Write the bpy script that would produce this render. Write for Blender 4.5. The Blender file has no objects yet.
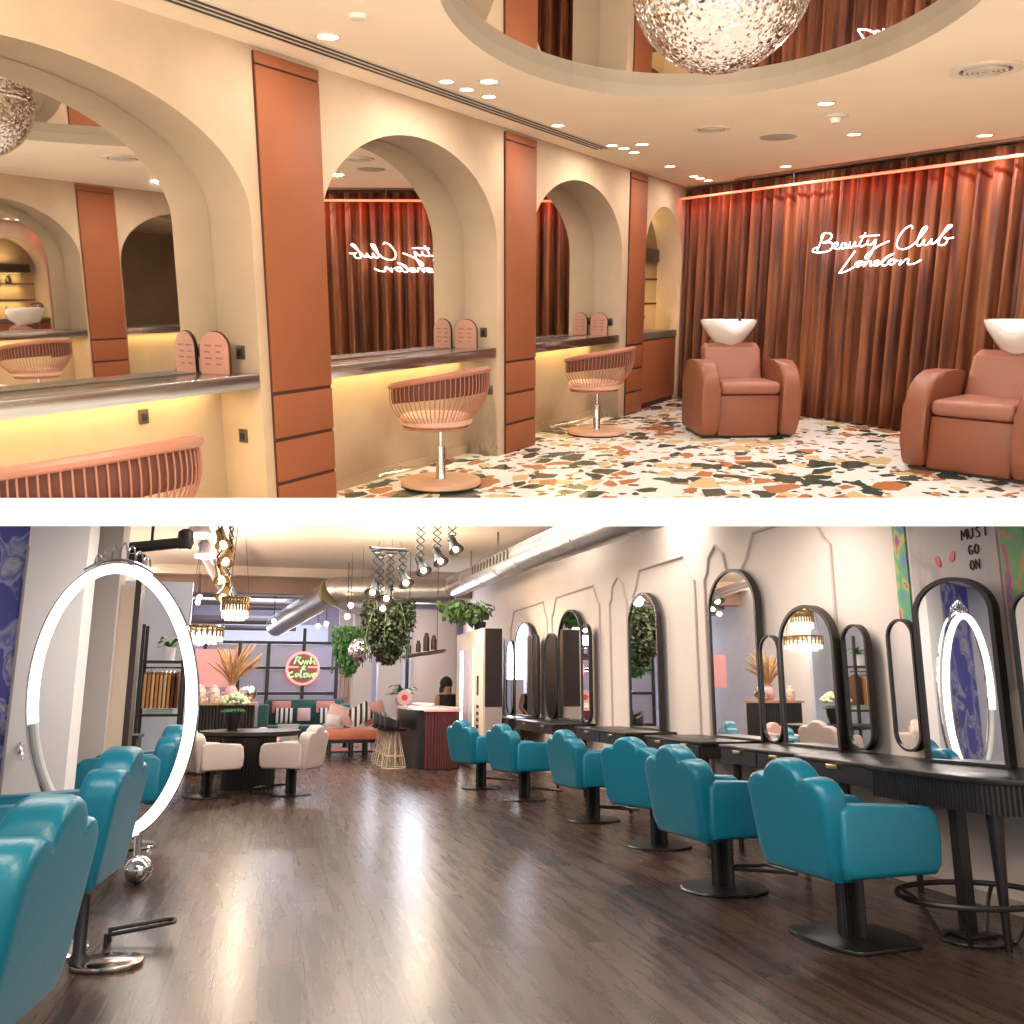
import bpy, bmesh, math, random
from mathutils import Matrix, Vector
from math import sin, cos, pi, radians as rad
random.seed(7)
WORLD = 1.12
C = bpy.context.scene.collection
SC = bpy.context.scene
# ---------------------------------------------------------------- frames
# The world is the frame of the lower salon (z up, y along its mirror wall).
# The upper salon is a rigid room of its own that sits over the slab, turned as a whole.
CAM = Vector((0, 0, 1.2))
R3 = Matrix(((0.744675, 0.659151, -0.104785), (-0.636778, 0.654636, -0.407388), (-0.199934, 0.370097, 0.907224)))
UP = Matrix.Translation(CAM) @ R3.to_4x4() @ Matrix.Translation((0, 0, -1.25))
LOW = Matrix.Identity(4)
CW = Matrix(((0.968477, -0.053394, -0.243315), (-0.249105, -0.207587, -0.945967), (0, 0.976758, -0.214344)))
SLAB = Matrix.Translation(CAM) @ CW.to_4x4()          # frame of the slab between the two salons
ROOM = LOW
# ---------------------------------------------------------------- materials
MATS = {}
def mat(name, col, rough=.5, metal=0., emit=None, es=1., bump=0., bs=20., var=0., vs=4., trans=0., coat=0., stretch=None, sheen=0., alpha=1.):
    if name in MATS: return MATS[name]
    m = bpy.data.materials.new(name); m.use_nodes = True
    n = m.node_tree.nodes; l = m.node_tree.links; p = n['Principled BSDF']
    p.inputs['Base Color'].default_value = (*col, 1); p.inputs['Roughness'].default_value = rough
    p.inputs['Metallic'].default_value = metal
    if trans: p.inputs['Transmission Weight'].default_value = trans
    if coat: p.inputs['Coat Weight'].default_value = coat
    if sheen: p.inputs['Sheen Weight'].default_value = sheen
    if emit: p.inputs['Emission Color'].default_value = (*emit, 1); p.inputs['Emission Strength'].default_value = es
    if bump or var:
        tc = n.new('ShaderNodeTexCoord'); mp = n.new('ShaderNodeMapping'); l.new(tc.outputs['Object'], mp.inputs[0])
        if stretch: mp.inputs['Scale'].default_value = stretch
    if var:
        t = n.new('ShaderNodeTexNoise'); t.inputs['Scale'].default_value = vs; t.inputs['Detail'].default_value = 5
        l.new(mp.outputs[0], t.inputs['Vector'])
        r = n.new('ShaderNodeValToRGB'); l.new(t.outputs['Fac'], r.inputs[0])
        r.color_ramp.elements[0].position = .3; r.color_ramp.elements[1].position = .7
        r.color_ramp.elements[0].color = (*[c * (1 - var) for c in col], 1); r.color_ramp.elements[1].color = (*[min(1, c * (1 + var)) for c in col], 1)
        l.new(r.outputs[0], p.inputs['Base Color'])
    if bump:
        t = n.new('ShaderNodeTexNoise'); t.inputs['Scale'].default_value = bs; t.inputs['Detail'].default_value = 4
        l.new(mp.outputs[0], t.inputs['Vector'])
        b = n.new('ShaderNodeBump'); b.inputs['Strength'].default_value = bump; b.inputs['Distance'].default_value = .01
        l.new(t.outputs['Fac'], b.inputs['Height']); l.new(b.outputs[0], p.inputs['Normal'])
    MATS[name] = m; return m
def N(m): return m.node_tree.nodes, m.node_tree.links, m.node_tree.nodes['Principled BSDF']

stucco = mat('beige_stucco', (.48, .35, .24), .85, var=.13, vs=1.6, bump=.25, bs=9)
ceil_u = mat('warm_ceiling_paint', (.82, .68, .52), .9, var=.03, vs=2)
terra = mat('terracotta_lacquer', (.26, .082, .034), .6, var=.05, vs=3)
terra.node_tree.nodes['Principled BSDF'].inputs['Specular IOR Level'].default_value = .2
terra_l = mat('terracotta_leather', (.21, .065, .033), .45, bump=.15, bs=120)
seat_l = mat('rose_terracotta_leather', (.27, .10, .065), .45, bump=.15, bs=120)
groove = mat('dark_groove', (.06, .015, .008), .7)
steel = mat('brushed_steel', (.56, .57, .57), .22, 1., var=.12, vs=14, stretch=(1, .15, 8))
chrome = mat('chrome', (.8, .8, .8), .08, 1.)
mirror = mat('mirror_glass', (.88, .87, .84), .015, 1.)
mirror_n = mat('neutral_mirror_glass', (.9, .9, .9), .015, 1.)
rose = mat('rose_wire', (.36, .145, .095), .45, .1)
rose_b = mat('rose_band', (.11, .030, .016), .7)
pad = mat('rose_seat_pad', (.62, .36, .26), .6, bump=.3, bs=40)
baseW = mat('pale_rose_disc', (.58, .34, .23), .45, var=.08, vs=6)
blackrim = mat('black_rubber', (.012, .012, .012), .5)
white_c = mat('white_ceramic', (.85, .85, .84), .12, coat=.5)
white_p = mat('white_paint', (.9, .9, .9), .6)
brass = mat('aged_socket_metal', (.12, .095, .06), .45, .6)
pinkcard = mat('rose_card', (.55, .27, .20), .6)
pinkline = mat('card_print', (.36, .13, .09), .6)
downl = mat('lit_downlight', (1, 1, 1), .5, emit=(1, .88, .66), es=9)
led_warm = mat('warm_led_strip', (1, 1, 1), .5, emit=(1, .72, .30), es=6)
led_red = mat('red_led_tube', (.9, .3, .2), .5, emit=(1, .14, .08), es=1.5)
neonW = mat('white_neon', (1, 1, 1), .5, emit=(1, .84, .80), es=5)
globe = mat('lit_opal_globe', (1, 1, 1), .4, emit=(1, .93, .80), es=3.5)
dark = mat('dark_vent', (.03, .028, .025), .6)
greyv = mat('grey_grille', (.36, .31, .26), .7)
offw = mat('off_white_plastic', (.66, .58, .48), .5)
darkwood = mat('dark_shelf_wood', (.035, .018, .012), .5)
slabm = mat('white_slab_paint', (.94, .94, .94), .9)
# lower salon
wall_w = mat('cream_wall_paint', (.70, .60, .53), .8, var=.03, vs=1.5, bump=.1, bs=5)
wall_c = mat('cool_white_wall', (.66, .64, .66), .8, var=.03)
ceil_l = mat('peach_ceiling_paint', (.78, .66, .56), .9, var=.03)
mould = mat('pale_pink_moulding', (.52, .42, .385), .7)
teal = mat('teal_leather', (.005, .165, .245), .33, bump=.12, bs=90)
cream = mat('cream_leather', (.62, .50, .44), .42, bump=.12, bs=90)
blk = mat('black_lacquer', (.010, .008, .009), .34)
blkm = mat('matt_black_metal', (.016, .014, .014), .42)
frame_b = mat('dark_bronze_frame', (.014, .010, .009), .42)
gold = mat('brass_plate', (.75, .55, .25), .28, 1.)
ledW = mat('white_led_ring', (1, 1, 1), .5, emit=(1, .96, .9), es=3.2)
grey_r = mat('unlit_diffuser', (.52, .52, .50), .4)
bulb = mat('lit_bulb', (1, 1, 1), .4, emit=(1, .78, .50), es=14)
bulbw = mat('lit_tube_lamp', (1, 1, 1), .4, emit=(1, .95, .86), es=7)
crystal = mat('crystal_rod', (.95, .9, .8), .08, 0, emit=(1, .86, .66), es=1.1)
goldm = mat('smoked_gold_glass', (.35, .24, .12), .15, .8)
duct = mat('galvanised_duct', (.50, .47, .44), .34, .85, var=.12, vs=9)
ductd = mat('dull_grey_pipe', (.24, .22, .24), .45, .5)
beam = mat('brown_beam_paint', (.34, .22, .18), .8)
leaf = mat('green_leaf', (.05, .12, .025), .5, var=.4, vs=9)
leaf2 = mat('fresh_green_leaf', (.08, .22, .07), .5, var=.4, vs=9)
pampas = mat('dried_pampas', (.36, .20, .09), .9, var=.25, vs=12)
hydr = mat('pale_green_petal', (.62, .66, .42), .7, var=.15, vs=30)
lilac = mat('lilac_panel', (.46, .44, .54), .6)
pinkm = mat('dusty_pink_paint', (.60, .30, .32), .7)
green_v = mat('bottle_green_velvet', (.015, .09, .08), .7, var=.2, vs=5, sheen=.4)
coral = mat('coral_velvet', (.55, .16, .10), .65, var=.12, vs=6, sheen=.4)
pinkc = mat('blush_cushion', (.70, .46, .46), .7)
redLED = mat('red_counter_led', (1, .2, .2), .5, emit=(1, .10, .10), es=2.2)
marble = mat('pale_counter_top', (.75, .70, .68), .2)
straw = mat('pale_wire_legs', (.55, .45, .33), .5)
garm = [mat('camel_cloth', (.50, .30, .13), .9), mat('amber_cloth', (.45, .20, .06), .9), mat('tan_cloth', (.55, .38, .20), .9), mat('brown_cloth', (.10, .035, .02), .9)]
skinm = mat('skin', (.45, .26, .18), .55); hairm = mat('black_hair', (.012, .009, .008), .6); cloth_k = mat('black_cloth', (.02, .018, .02), .9)
ink = mat('black_ink', (.02, .02, .02), .7)
glassy = mat('clear_glass', (.9, .93, .93), .05, trans=.9)

def terrazzo():
    m = mat('terrazzo_floor', (.8, .8, .8), .16); n, l, p = N(m)
    tc = n.new('ShaderNodeTexCoord')
    cur = None
    def layer(scale, thr, edge, cols, seed, prev, squash):
        mp = n.new('ShaderNodeMapping'); mp.inputs['Location'].default_value = (seed, seed * 2, 0); mp.inputs['Scale'].default_value = squash
        mp.inputs['Rotation'].default_value = (0, 0, seed)
        l.new(tc.outputs['Object'], mp.inputs[0])
        nz = n.new('ShaderNodeTexNoise'); nz.inputs['Scale'].default_value = scale * 1.3; nz.inputs['Detail'].default_value = 1
        l.new(mp.outputs[0], nz.inputs['Vector'])
        mx = n.new('ShaderNodeVectorMath'); mx.operation = 'MULTIPLY_ADD'; mx.inputs[1].default_value = (.12 / scale * 4,) * 3
        l.new(nz.outputs['Color'], mx.inputs[0]); l.new(mp.outputs[0], mx.inputs[2])
        v1 = n.new('ShaderNodeTexVoronoi'); v1.voronoi_dimensions = '2D'; v1.inputs['Scale'].default_value = scale
        v2 = n.new('ShaderNodeTexVoronoi'); v2.voronoi_dimensions = '2D'; v2.feature = 'DISTANCE_TO_EDGE'; v2.inputs['Scale'].default_value = scale
        l.new(mx.outputs[0], v1.inputs['Vector']); l.new(mx.outputs[0], v2.inputs['Vector'])
        sp = n.new('ShaderNodeSeparateColor'); l.new(v1.outputs['Color'], sp.inputs[0])
        a = n.new('ShaderNodeMath'); a.operation = 'GREATER_THAN'; a.inputs[1].default_value = thr; l.new(sp.outputs[0], a.inputs[0])
        # shard outline shrinks by a random amount
        e = n.new('ShaderNodeMath'); e.operation = 'MULTIPLY_ADD'; e.inputs[1].default_value = edge; e.inputs[2].default_value = edge * .5; l.new(sp.outputs[2], e.inputs[0])
        b = n.new('ShaderNodeMath'); b.operation = 'GREATER_THAN'; l.new(v2.outputs['Distance'], b.inputs[0]); l.new(e.outputs[0], b.inputs[1])
        c = n.new('ShaderNodeMath'); c.operation = 'MULTIPLY'; l.new(a.outputs[0], c.inputs[0]); l.new(b.outputs[0], c.inputs[1])
        r = n.new('ShaderNodeValToRGB'); r.color_ramp.interpolation = 'CONSTANT'; l.new(sp.outputs[1], r.inputs[0])
        el = r.color_ramp.elements; el[0].position = 0; el[0].color = (*cols[0], 1); el[1].position = 1 / len(cols); el[1].color = (*cols[1], 1)
        for i in range(2, len(cols)): q = el.new(i / len(cols)); q.color = (*cols[i], 1)
        mix = n.new('ShaderNodeMix'); mix.data_type = 'RGBA'; l.new(c.outputs[0], mix.inputs[0]); l.new(r.outputs[0], mix.inputs[7])
        if prev is None: mix.inputs[6].default_value = (.84, .85, .86, 1)
        else: l.new(prev, mix.inputs[6])
        return mix.outputs[2]
    G, O, Y, W = (.030, .068, .058), (.46, .19, .085), (.66, .53, .30), (.66, .52, .40)
    cur = layer(18, .78, .05, [G, O, Y, O, G], 4.2, None, (1, .8, 1))
    cur = layer(7.5, .64, .085, [Y, O, G, G, Y, O], 1.7, cur, (1, .72, 1))
    cur = layer(5.2, .76, .10, [G, O, G, O, Y, G], .6, cur, (1, .72, 1))
    l.new(cur, p.inputs['Base Color'])
    return m
def planks():
    m = mat('dark_oak_planks', (.1, .06, .05), .3); n, l, p = N(m)
    tc = n.new('ShaderNodeTexCoord'); mp = n.new('ShaderNodeMapping'); mp.inputs['Rotation'].default_value = (0, 0, rad(90)); l.new(tc.outputs['Object'], mp.inputs[0])
    br = n.new('ShaderNodeTexBrick'); br.offset = .37; br.inputs['Scale'].default_value = 1; br.inputs['Brick Width'].default_value = 1.9; br.inputs['Row Height'].default_value = .19
    br.inputs['Mortar Size'].default_value = .0022; br.inputs['Color1'].default_value = (.0, .0, .0, 1); br.inputs['Color2'].default_value = (1, 1, 1, 1); br.inputs['Mortar'].default_value = (0, 0, 0, 1)
    l.new(mp.outputs[0], br.inputs['Vector'])
    ad = n.new('ShaderNodeVectorMath'); ad.operation = 'MULTIPLY_ADD'; ad.inputs[1].default_value = (9, 9, 9); l.new(br.outputs['Color'], ad.inputs[0]); l.new(mp.outputs[0], ad.inputs[2])
    m2 = n.new('ShaderNodeMapping'); m2.inputs['Scale'].default_value = (.55, 7, 1); l.new(ad.outputs[0], m2.inputs[0])
    nz = n.new('ShaderNodeTexNoise'); nz.inputs['Scale'].default_value = 2.4; nz.inputs['Detail'].default_value = 5; nz.inputs['Roughness'].default_value = .55; nz.inputs['Distortion'].default_value = .5
    l.new(m2.outputs[0], nz.inputs['Vector'])
    r = n.new('ShaderNodeValToRGB'); l.new(nz.outputs['Fac'], r.inputs[0]); e = r.color_ramp.elements
    e[0].position = .30; e[0].color = (.028, .016, .012, 1); e[1].position = .72; e[1].color = (.105, .060, .044, 1)
    hs = n.new('ShaderNodeMix'); hs.data_type = 'RGBA'; hs.blend_type = 'MULTIPLY'; hs.inputs[0].default_value = .8
    rr = n.new('ShaderNodeValToRGB'); l.new(br.outputs['Color'], rr.inputs[0]); rr.color_ramp.elements[0].color = (.45, .45, .45, 1); rr.color_ramp.elements[1].color = (1, 1, 1, 1)
    l.new(r.outputs[0], hs.inputs[6]); l.new(rr.outputs[0], hs.inputs[7])
    mo = n.new('ShaderNodeMix'); mo.data_type = 'RGBA'; l.new(br.outputs['Fac'], mo.inputs[0]); l.new(hs.outputs[2], mo.inputs[6]); mo.inputs[7].default_value = (.012, .007, .005, 1)
    l.new(mo.outputs[2], p.inputs['Base Color'])
    q = n.new('ShaderNodeMapRange'); q.inputs[3].default_value = .24; q.inputs[4].default_value = .31; l.new(nz.outputs['Fac'], q.inputs[0]); l.new(q.outputs[0], p.inputs['Roughness'])
    p.inputs['Specular IOR Level'].default_value = .38
    return m
def velvet():
    m = mat('rust_velvet', (.3, .1, .05), .6, sheen=.08); n, l, p = N(m)
    tc = n.new('ShaderNodeTexCoord'); mp = n.new('ShaderNodeMapping'); mp.inputs['Scale'].default_value = (9, 9, .7); l.new(tc.outputs['Object'], mp.inputs[0])
    nz = n.new('ShaderNodeTexNoise'); nz.inputs['Scale'].default_value = 1.3; nz.inputs['Detail'].default_value = 6; l.new(mp.outputs[0], nz.inputs['Vector'])
    r = n.new('ShaderNodeValToRGB'); l.new(nz.outputs['Fac'], r.inputs[0]); e = r.color_ramp.elements
    e[0].position = .34; e[0].color = (.045, .007, .004, 1); e[1].position = .70; e[1].color = (.25, .078, .024, 1)
    l.new(r.outputs[0], p.inputs['Base Color']); p.inputs['Sheen Tint'].default_value = (1, .5, .3, 1)
    return m
def mosaic(name, sc, tint, rough):
    m = mat(name, tint, rough, 1.); n, l, p = N(m)
    tc = n.new('ShaderNodeTexCoord'); v = n.new('ShaderNodeTexVoronoi'); v.inputs['Scale'].default_value = sc; l.new(tc.outputs['Object'], v.inputs['Vector'])
    g = n.new('ShaderNodeNewGeometry'); s = n.new('ShaderNodeVectorMath'); s.operation = 'SUBTRACT'; s.inputs[1].default_value = (.5, .5, .5); l.new(v.outputs['Color'], s.inputs[0])
    k = n.new('ShaderNodeVectorMath'); k.operation = 'MULTIPLY_ADD'; k.inputs[1].default_value = (.7, .7, .7); l.new(s.outputs[0], k.inputs[0]); l.new(g.outputs['Normal'], k.inputs[2])
    nn = n.new('ShaderNodeVectorMath'); nn.operation = 'NORMALIZE'; l.new(k.outputs[0], nn.inputs[0]); l.new(nn.outputs[0], p.inputs['Normal'])
    return m
def patchwork(name, stops, sc, stretch=(1, 1, 1)):
    m = mat(name, (.5, .5, .5), .6); n, l, p = N(m)
    tc = n.new('ShaderNodeTexCoord'); mp = n.new('ShaderNodeMapping'); mp.inputs['Scale'].default_value = stretch; l.new(tc.outputs['Object'], mp.inputs[0])
    nz = n.new('ShaderNodeTexNoise'); nz.inputs['Scale'].default_value = sc; nz.inputs['Detail'].default_value = 3; nz.inputs['Distortion'].default_value = .8; l.new(mp.outputs[0], nz.inputs['Vector'])
    r = n.new('ShaderNodeValToRGB'); l.new(nz.outputs['Fac'], r.inputs[0]); el = r.color_ramp.elements
    el[0].position = stops[0][0]; el[0].color = (*stops[0][1], 1); el[1].position = stops[1][0]; el[1].color = (*stops[1][1], 1)
    for a, c in stops[2:]: q = el.new(a); q.color = (*c, 1)
    l.new(r.outputs[0], p.inputs['Base Color']); return m
# ---------------------------------------------------------------- mesh builder
class B:
    def __init__(s): s.b = bmesh.new(); s.m = Matrix.Identity(4)
    def v(s, p): return s.b.verts.new(s.m @ Vector(p))
    def f(s, vs):
        try: return s.b.faces.new(vs)
        except ValueError: return None
    def box(s, x0, x1, y0, y1, z0, z1, bev=0, seg=2):
        P = [s.v(p) for p in ((x0, y0, z0), (x1, y0, z0), (x1, y1, z0), (x0, y1, z0), (x0, y0, z1), (x1, y0, z1), (x1, y1, z1), (x0, y1, z1))]
        F = [s.f([P[i] for i in q]) for q in ((3, 2, 1, 0), (4, 5, 6, 7), (0, 1, 5, 4), (1, 2, 6, 5), (2, 3, 7, 6), (3, 0, 4, 7))]
        if bev:
            es = list({e for f in F for e in f.edges}); bmesh.ops.bevel(s.b, geom=es, offset=bev, segments=seg, affect='EDGES', profile=.5)
        return s
    def prism(s, poly, a0, a1, ax='z', bev=0, seg=2):
        def P(u, v, a): return {'x': (a, u, v), 'y': (u, a, v), 'z': (u, v, a)}[ax]
        A = [s.v(P(u, v, a0)) for u, v in poly]; Bv = [s.v(P(u, v, a1)) for u, v in poly]; n = len(poly)
        f1 = s.f(A[::-1]); f2 = s.f(Bv)
        sd = [s.f([A[i], A[(i + 1) % n], Bv[(i + 1) % n], Bv[i]]) for i in range(n)]
        if bev:
            es = list(f1.edges) + list(f2.edges); bmesh.ops.bevel(s.b, geom=es, offset=bev, segments=seg, affect='EDGES', profile=.5)
        return s
    def ring(s, outer, inner, a0, a1, ax='x', closed=True):
        def P(u, v, a): return {'x': (a, u, v), 'y': (u, a, v), 'z': (u, v, a)}[ax]
        n = len(outer); L = [[s.v(P(u, v, a)) for u, v in q] for q in (outer, inner) for a in (a0, a1)]
        o0, o1, i0, i1 = L
        for k in range(n if closed else n - 1):
            j = (k + 1) % n
            s.f([o0[k], o0[j], o1[j], o1[k]]); s.f([i0[k], i1[k], i1[j], i0[j]]); s.f([o0[k], i0[k], i0[j], o0[j]]); s.f([o1[k], o1[j], i1[j], i1[k]])
        if not closed:
            for k in (0, n - 1): s.f([o0[k], o1[k], i1[k], i0[k]])
        return s
    def tube(s, pts, r, closed=False, n=8, cap=True):
        pts = [Vector(p) for p in pts]; N_ = len(pts); rings = []; up = None
        for i, p in enumerate(pts):
            a = pts[(i - 1) % N_] if (closed or i > 0) else p; c = pts[(i + 1) % N_] if (closed or i < N_ - 1) else p
            t = (c - a)
            t = t.normalized() if t.length > 1e-9 else Vector((0, 0, 1))
            if up is None: up = t.orthogonal().normalized()
            up = (up - t * up.dot(t)); up = up.normalized() if up.length > 1e-6 else t.orthogonal().normalized()
            w = t.cross(up); rr = r[i] if isinstance(r, (list, tuple)) else r
            rings.append([s.v(p + (up * cos(2 * pi * k / n) + w * sin(2 * pi * k / n)) * rr) for k in range(n)])
        for i in range(N_ if closed else N_ - 1):
            a, c = rings[i], rings[(i + 1) % N_]
            off = 0
            if closed and i == N_ - 1:
                off = min(range(n), key=lambda o: (a[0].co - c[o].co).length)
            for k in range(n): s.f([a[k], a[(k + 1) % n], c[(k + 1 + off) % n], c[(k + off) % n]])
        if cap and not closed: s.f(rings[0][::-1]); s.f(rings[-1])
        return s
    def lathe(s, prof, c=(0, 0, 0), n=24):
        R = []
        for r, z in prof:
            if r < 1e-6: R.append([s.v((c[0], c[1], c[2] + z))])
            else: R.append([s.v((c[0] + r * cos(2 * pi * k / n), c[1] + r * sin(2 * pi * k / n), c[2] + z)) for k in range(n)])
        for a, b in zip(R, R[1:]):
            for k in range(n):
                j = (k + 1) % n
                if len(a) == 1 and len(b) > 1: s.f([a[0], b[k], b[j]])
                elif len(b) == 1 and len(a) > 1: s.f([a[k], a[j], b[0]])
                elif len(a) > 1: s.f([a[k], a[j], b[j], b[k]])
        if len(R[0]) > 1: s.f(R[0])
        if len(R[-1]) > 1: s.f(R[-1])
        return s
    def ball(s, c, r, n=16, sq=(1, 1, 1)):
        m = Matrix.Translation(c) @ Matrix.Diagonal((r * sq[0], r * sq[1], r * sq[2], 1))
        bmesh.ops.create_uvsphere(s.b, u_segments=n, v_segments=max(6, n // 2), radius=1, matrix=s.m @ m); return s
    def grid(s, fn, nu, nv):
        V = [[s.v(fn(i / nu, j / nv)) for j in range(nv + 1)] for i in range(nu + 1)]
        for i in range(nu):
            for j in range(nv): s.f([V[i][j], V[i + 1][j], V[i + 1][j + 1], V[i][j + 1]])
        return s
    def clip(s, co, no):
        g = s.b.verts[:] + s.b.edges[:] + s.b.faces[:]
        r = bmesh.ops.bisect_plane(s.b, geom=g, plane_co=co, plane_no=no, clear_inner=True)
        es = [e for e in r['geom_cut'] if isinstance(e, bmesh.types.BMEdge)]
        if es: bmesh.ops.holes_fill(s.b, edges=es, sides=0)
        return s
CUT_U = (Vector((0, 0, 1.25)), Vector((-0.10286, 0.19041, 0.9763)) + .0061 * Vector((-0.46404, 0.85897, -0.21641)))   # top face of the slab, in the upper room
def cut_low(b): return b.clip(Vector((0, 0, 1.2)) + Vector((-0.053394, -0.207587, 0.976758)) * -.092, -Vector((-0.053394, -0.207587, 0.976758)))
def cut_up(b): return b.clip(*CUT_U)
def smooth_by_angle(me, a=35):
    for p in me.polygons: p.use_smooth = True
    try: me.set_sharp_from_angle(angle=rad(a))
    except Exception: pass
def obj(name, b, m, parent=None, loc=(0, 0, 0), rz=0, smooth=True, label=None, **kw):
    bmesh.ops.recalc_face_normals(b.b, faces=b.b.faces[:])
    me = bpy.data.meshes.new(name); b.b.to_mesh(me); b.b.free()
    if smooth: smooth_by_angle(me)
    me.materials.append(m); o = bpy.data.objects.new(name, me); C.objects.link(o)
    if parent is not None: o.parent = parent; o.location = loc; o.rotation_euler = (0, 0, rz)
    else: o.matrix_world = ROOM @ Matrix.Translation(loc) @ Matrix.Rotation(rz, 4, 'Z')
    if label: o['label'] = label
    for k, v in kw.items(): o[k] = v
    return o
def struct(name, b, m, **k): return obj(name, b, m, kind='structure', **k)
def thing(name, label, cat, loc=(0, 0, 0), rz=0, group=None, sc=1.):
    o = bpy.data.objects.new(name, None); C.objects.link(o); o.empty_display_size = .1
    o.matrix_world = ROOM @ Matrix.Translation(loc) @ Matrix.Rotation(rz, 4, 'Z') @ Matrix.Scale(sc, 4)
    o['label'] = label; o['category'] = cat
    if group: o['group'] = group
    return o
def solo(name, b, m, label, cat, loc=(0, 0, 0), rz=0, group=None, **k):
    o = obj(name, b, m, None, loc, rz, label=label, category=cat, **k)
    if group: o['group'] = group
    return o
def dup(root, label, loc, rz=0, group=None, sc=1.):
    r = root.copy(); C.objects.link(r); r.matrix_world = ROOM @ Matrix.Translation(loc) @ Matrix.Rotation(rz, 4, 'Z') @ Matrix.Scale(sc, 4)
    r['label'] = label
    if group: r['group'] = group
    def rec(a, b):
        for ch in list(a.children):
            c = ch.copy(); C.objects.link(c); c.parent = b; rec(ch, c)
    rec(root, r); return r
def light(kind, loc, e, col=(1, 1, 1), size=.3, sy=None, rot=(0, 0, 0), spot=None, spread=None):
    d = bpy.data.lights.new('lamp_or_fill_light', kind); d.energy = e; d.color = col
    if kind == 'AREA':
        d.size = size
        if sy: d.shape = 'RECTANGLE'; d.size_y = sy
        if spread: d.spread = spread
    else: d.shadow_soft_size = size
    if spot: d.spot_size = rad(spot); d.spot_blend = .7
    o = bpy.data.objects.new('lamp_or_fill_light', d); C.objects.link(o)
    from mathutils import Euler
    o.matrix_world = ROOM @ Matrix.Translation(loc) @ Euler(rot).to_matrix().to_4x4(); return o
def catmull(P, k=6, closed=False):
    P = [Vector(p) for p in P]; n = len(P); out = []
    for i in range(n if closed else n - 1):
        g = lambda j: P[j % n] if closed else P[max(0, min(n - 1, j))]
        a, b, c, d = g(i - 1), g(i), g(i + 1), g(i + 2)
        for q in range(k):
            t = q / k; out.append(.5 * ((2 * b) + (c - a) * t + (2 * a - 5 * b + 4 * c - d) * t * t + (3 * b - a - 3 * c + d) * t ** 3))
    if not closed: out.append(P[-1])
    return out
def arch(yc, hw, z0, zs, zt, n=24):                      # arched outline, springing at zs
    return [(yc - hw, z0)] + [(yc - hw * cos(pi * i / n), zs + (zt - zs) * sin(pi * i / n)) for i in range(n + 1)] + [(yc + hw, z0)]
def pill(yc, hw, z0, z1, n=12, asp=1.):
    r = min(hw * asp, (z1 - z0) / 2)
    return [(yc - hw * cos(pi * i / n), z1 - r + r * sin(pi * i / n)) for i in range(n + 1)] + [(yc + hw * cos(pi * i / n), z0 + r - r * sin(pi * i / n)) for i in range(n + 1)]
def ellipse(cx, cy, a, b, n=40, rot=0): return [(cx + a * cos(t) * cos(rot) - b * sin(t) * sin(rot), cy + a * cos(t) * sin(rot) + b * sin(t) * cos(rot)) for t in [2 * pi * i / n for i in range(n)]]
def aimed(loc, dr, e, col, sx, sy=None):
    d = bpy.data.lights.new('lamp_or_fill_light', 'AREA'); d.energy = e; d.color = col; d.size = sx
    if sy: d.shape = 'RECTANGLE'; d.size_y = sy
    o = bpy.data.objects.new('lamp_or_fill_light', d); C.objects.link(o)
    o.matrix_world = ROOM @ Matrix.Translation(loc) @ Vector(dr).to_track_quat('-Z', 'Y').to_matrix().to_4x4(); return o
# ================================================================ UPPER SALON
ROOM = UP
XW, XM = -3.405, -3.70
# --- shell
fl = B().box(-4.2, 4.2, 3.0, 15.2, -.03, 0); struct('floor', cut_up(fl), terrazzo(), smooth=False)
HT = 2.44
def wallpoly(y0, y1, ops, top=HT):
    P = [(y0, 0)]
    for (yc, hw, zs, zt) in ops: P += arch(yc, hw, 0, zs, zt)
    return P + [(y1, 0), (y1, top), (y0, top)]
OPS = [(2.36, 1.175, 1.62, 2.19), (5.07, .995, 1.60, 2.215), (7.60, .985, 1.62, 2.21), (9.84, .62, 1.60, 2.17)]
def arched_wall(y0, y1, ops, xf, xb, top=HT):
    b = B()
    def q(pts): b.f([b.v(p) for p in pts])
    cur = y0
    for (yc, hw, zs, zt) in list(ops) + [(None,) * 4]:
        e = y1 if yc is None else yc - hw
        for x in (xf, xb): q([(x, cur, 0), (x, e, 0), (x, e, top), (x, cur, top)])
        if yc is None: break
        A = arch(yc, hw, 0, zs, zt, 40)
        for p, r in zip(A, A[1:]):
            q([(xf, p[0], p[1]), (xf, r[0], r[1]), (xb, r[0], r[1]), (xb, p[0], p[1])])
            if abs(p[0] - r[0]) > 1e-6:
                for x in (xf, xb): q([(x, p[0], p[1]), (x, r[0], r[1]), (x, r[0], top), (x, p[0], top)])
        cur = yc + hw
    for y in (y0, y1): q([(xf, y, 0), (xb, y, 0), (xb, y, top), (xf, y, top)])
    bmesh.ops.remove_doubles(b.b, verts=b.b.verts[:], dist=1e-5)
    return b
def cut_open(b):
    g = b.b.verts[:] + b.b.edges[:] + b.b.faces[:]; bmesh.ops.bisect_plane(b.b, geom=g, plane_co=CUT_U[0], plane_no=CUT_U[1], clear_inner=True); return b
wl = arched_wall(.6, 10.62, OPS, XW, XM); struct('wall_left', cut_open(wl), stucco)
wb = B().box(XM - .06, XM - .001, .6, 8.7, 0, HT); struct('wall_left', cut_up(wb), stucco)
wb = B().box(-4.06, -4.0, 8.7, 10.9, 0, HT).box(-4.0, XM, 8.72, 8.76, 0, HT).box(-4.0, XM, 10.60, 10.64, 0, HT); struct('wall_left', wb, stucco)
XR = 1.80
OPR = [(5.85, .995, 1.60, 2.21), (8.35, .98, 1.60, 2.21), (10.85, .98, 1.60, 2.21), (13.35, .9, 1.60, 2.21)]
wr = arched_wall(3.2, 15.0, OPR, XR, XR + .3); struct('wall_right', cut_open(wr), stucco)
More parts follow.
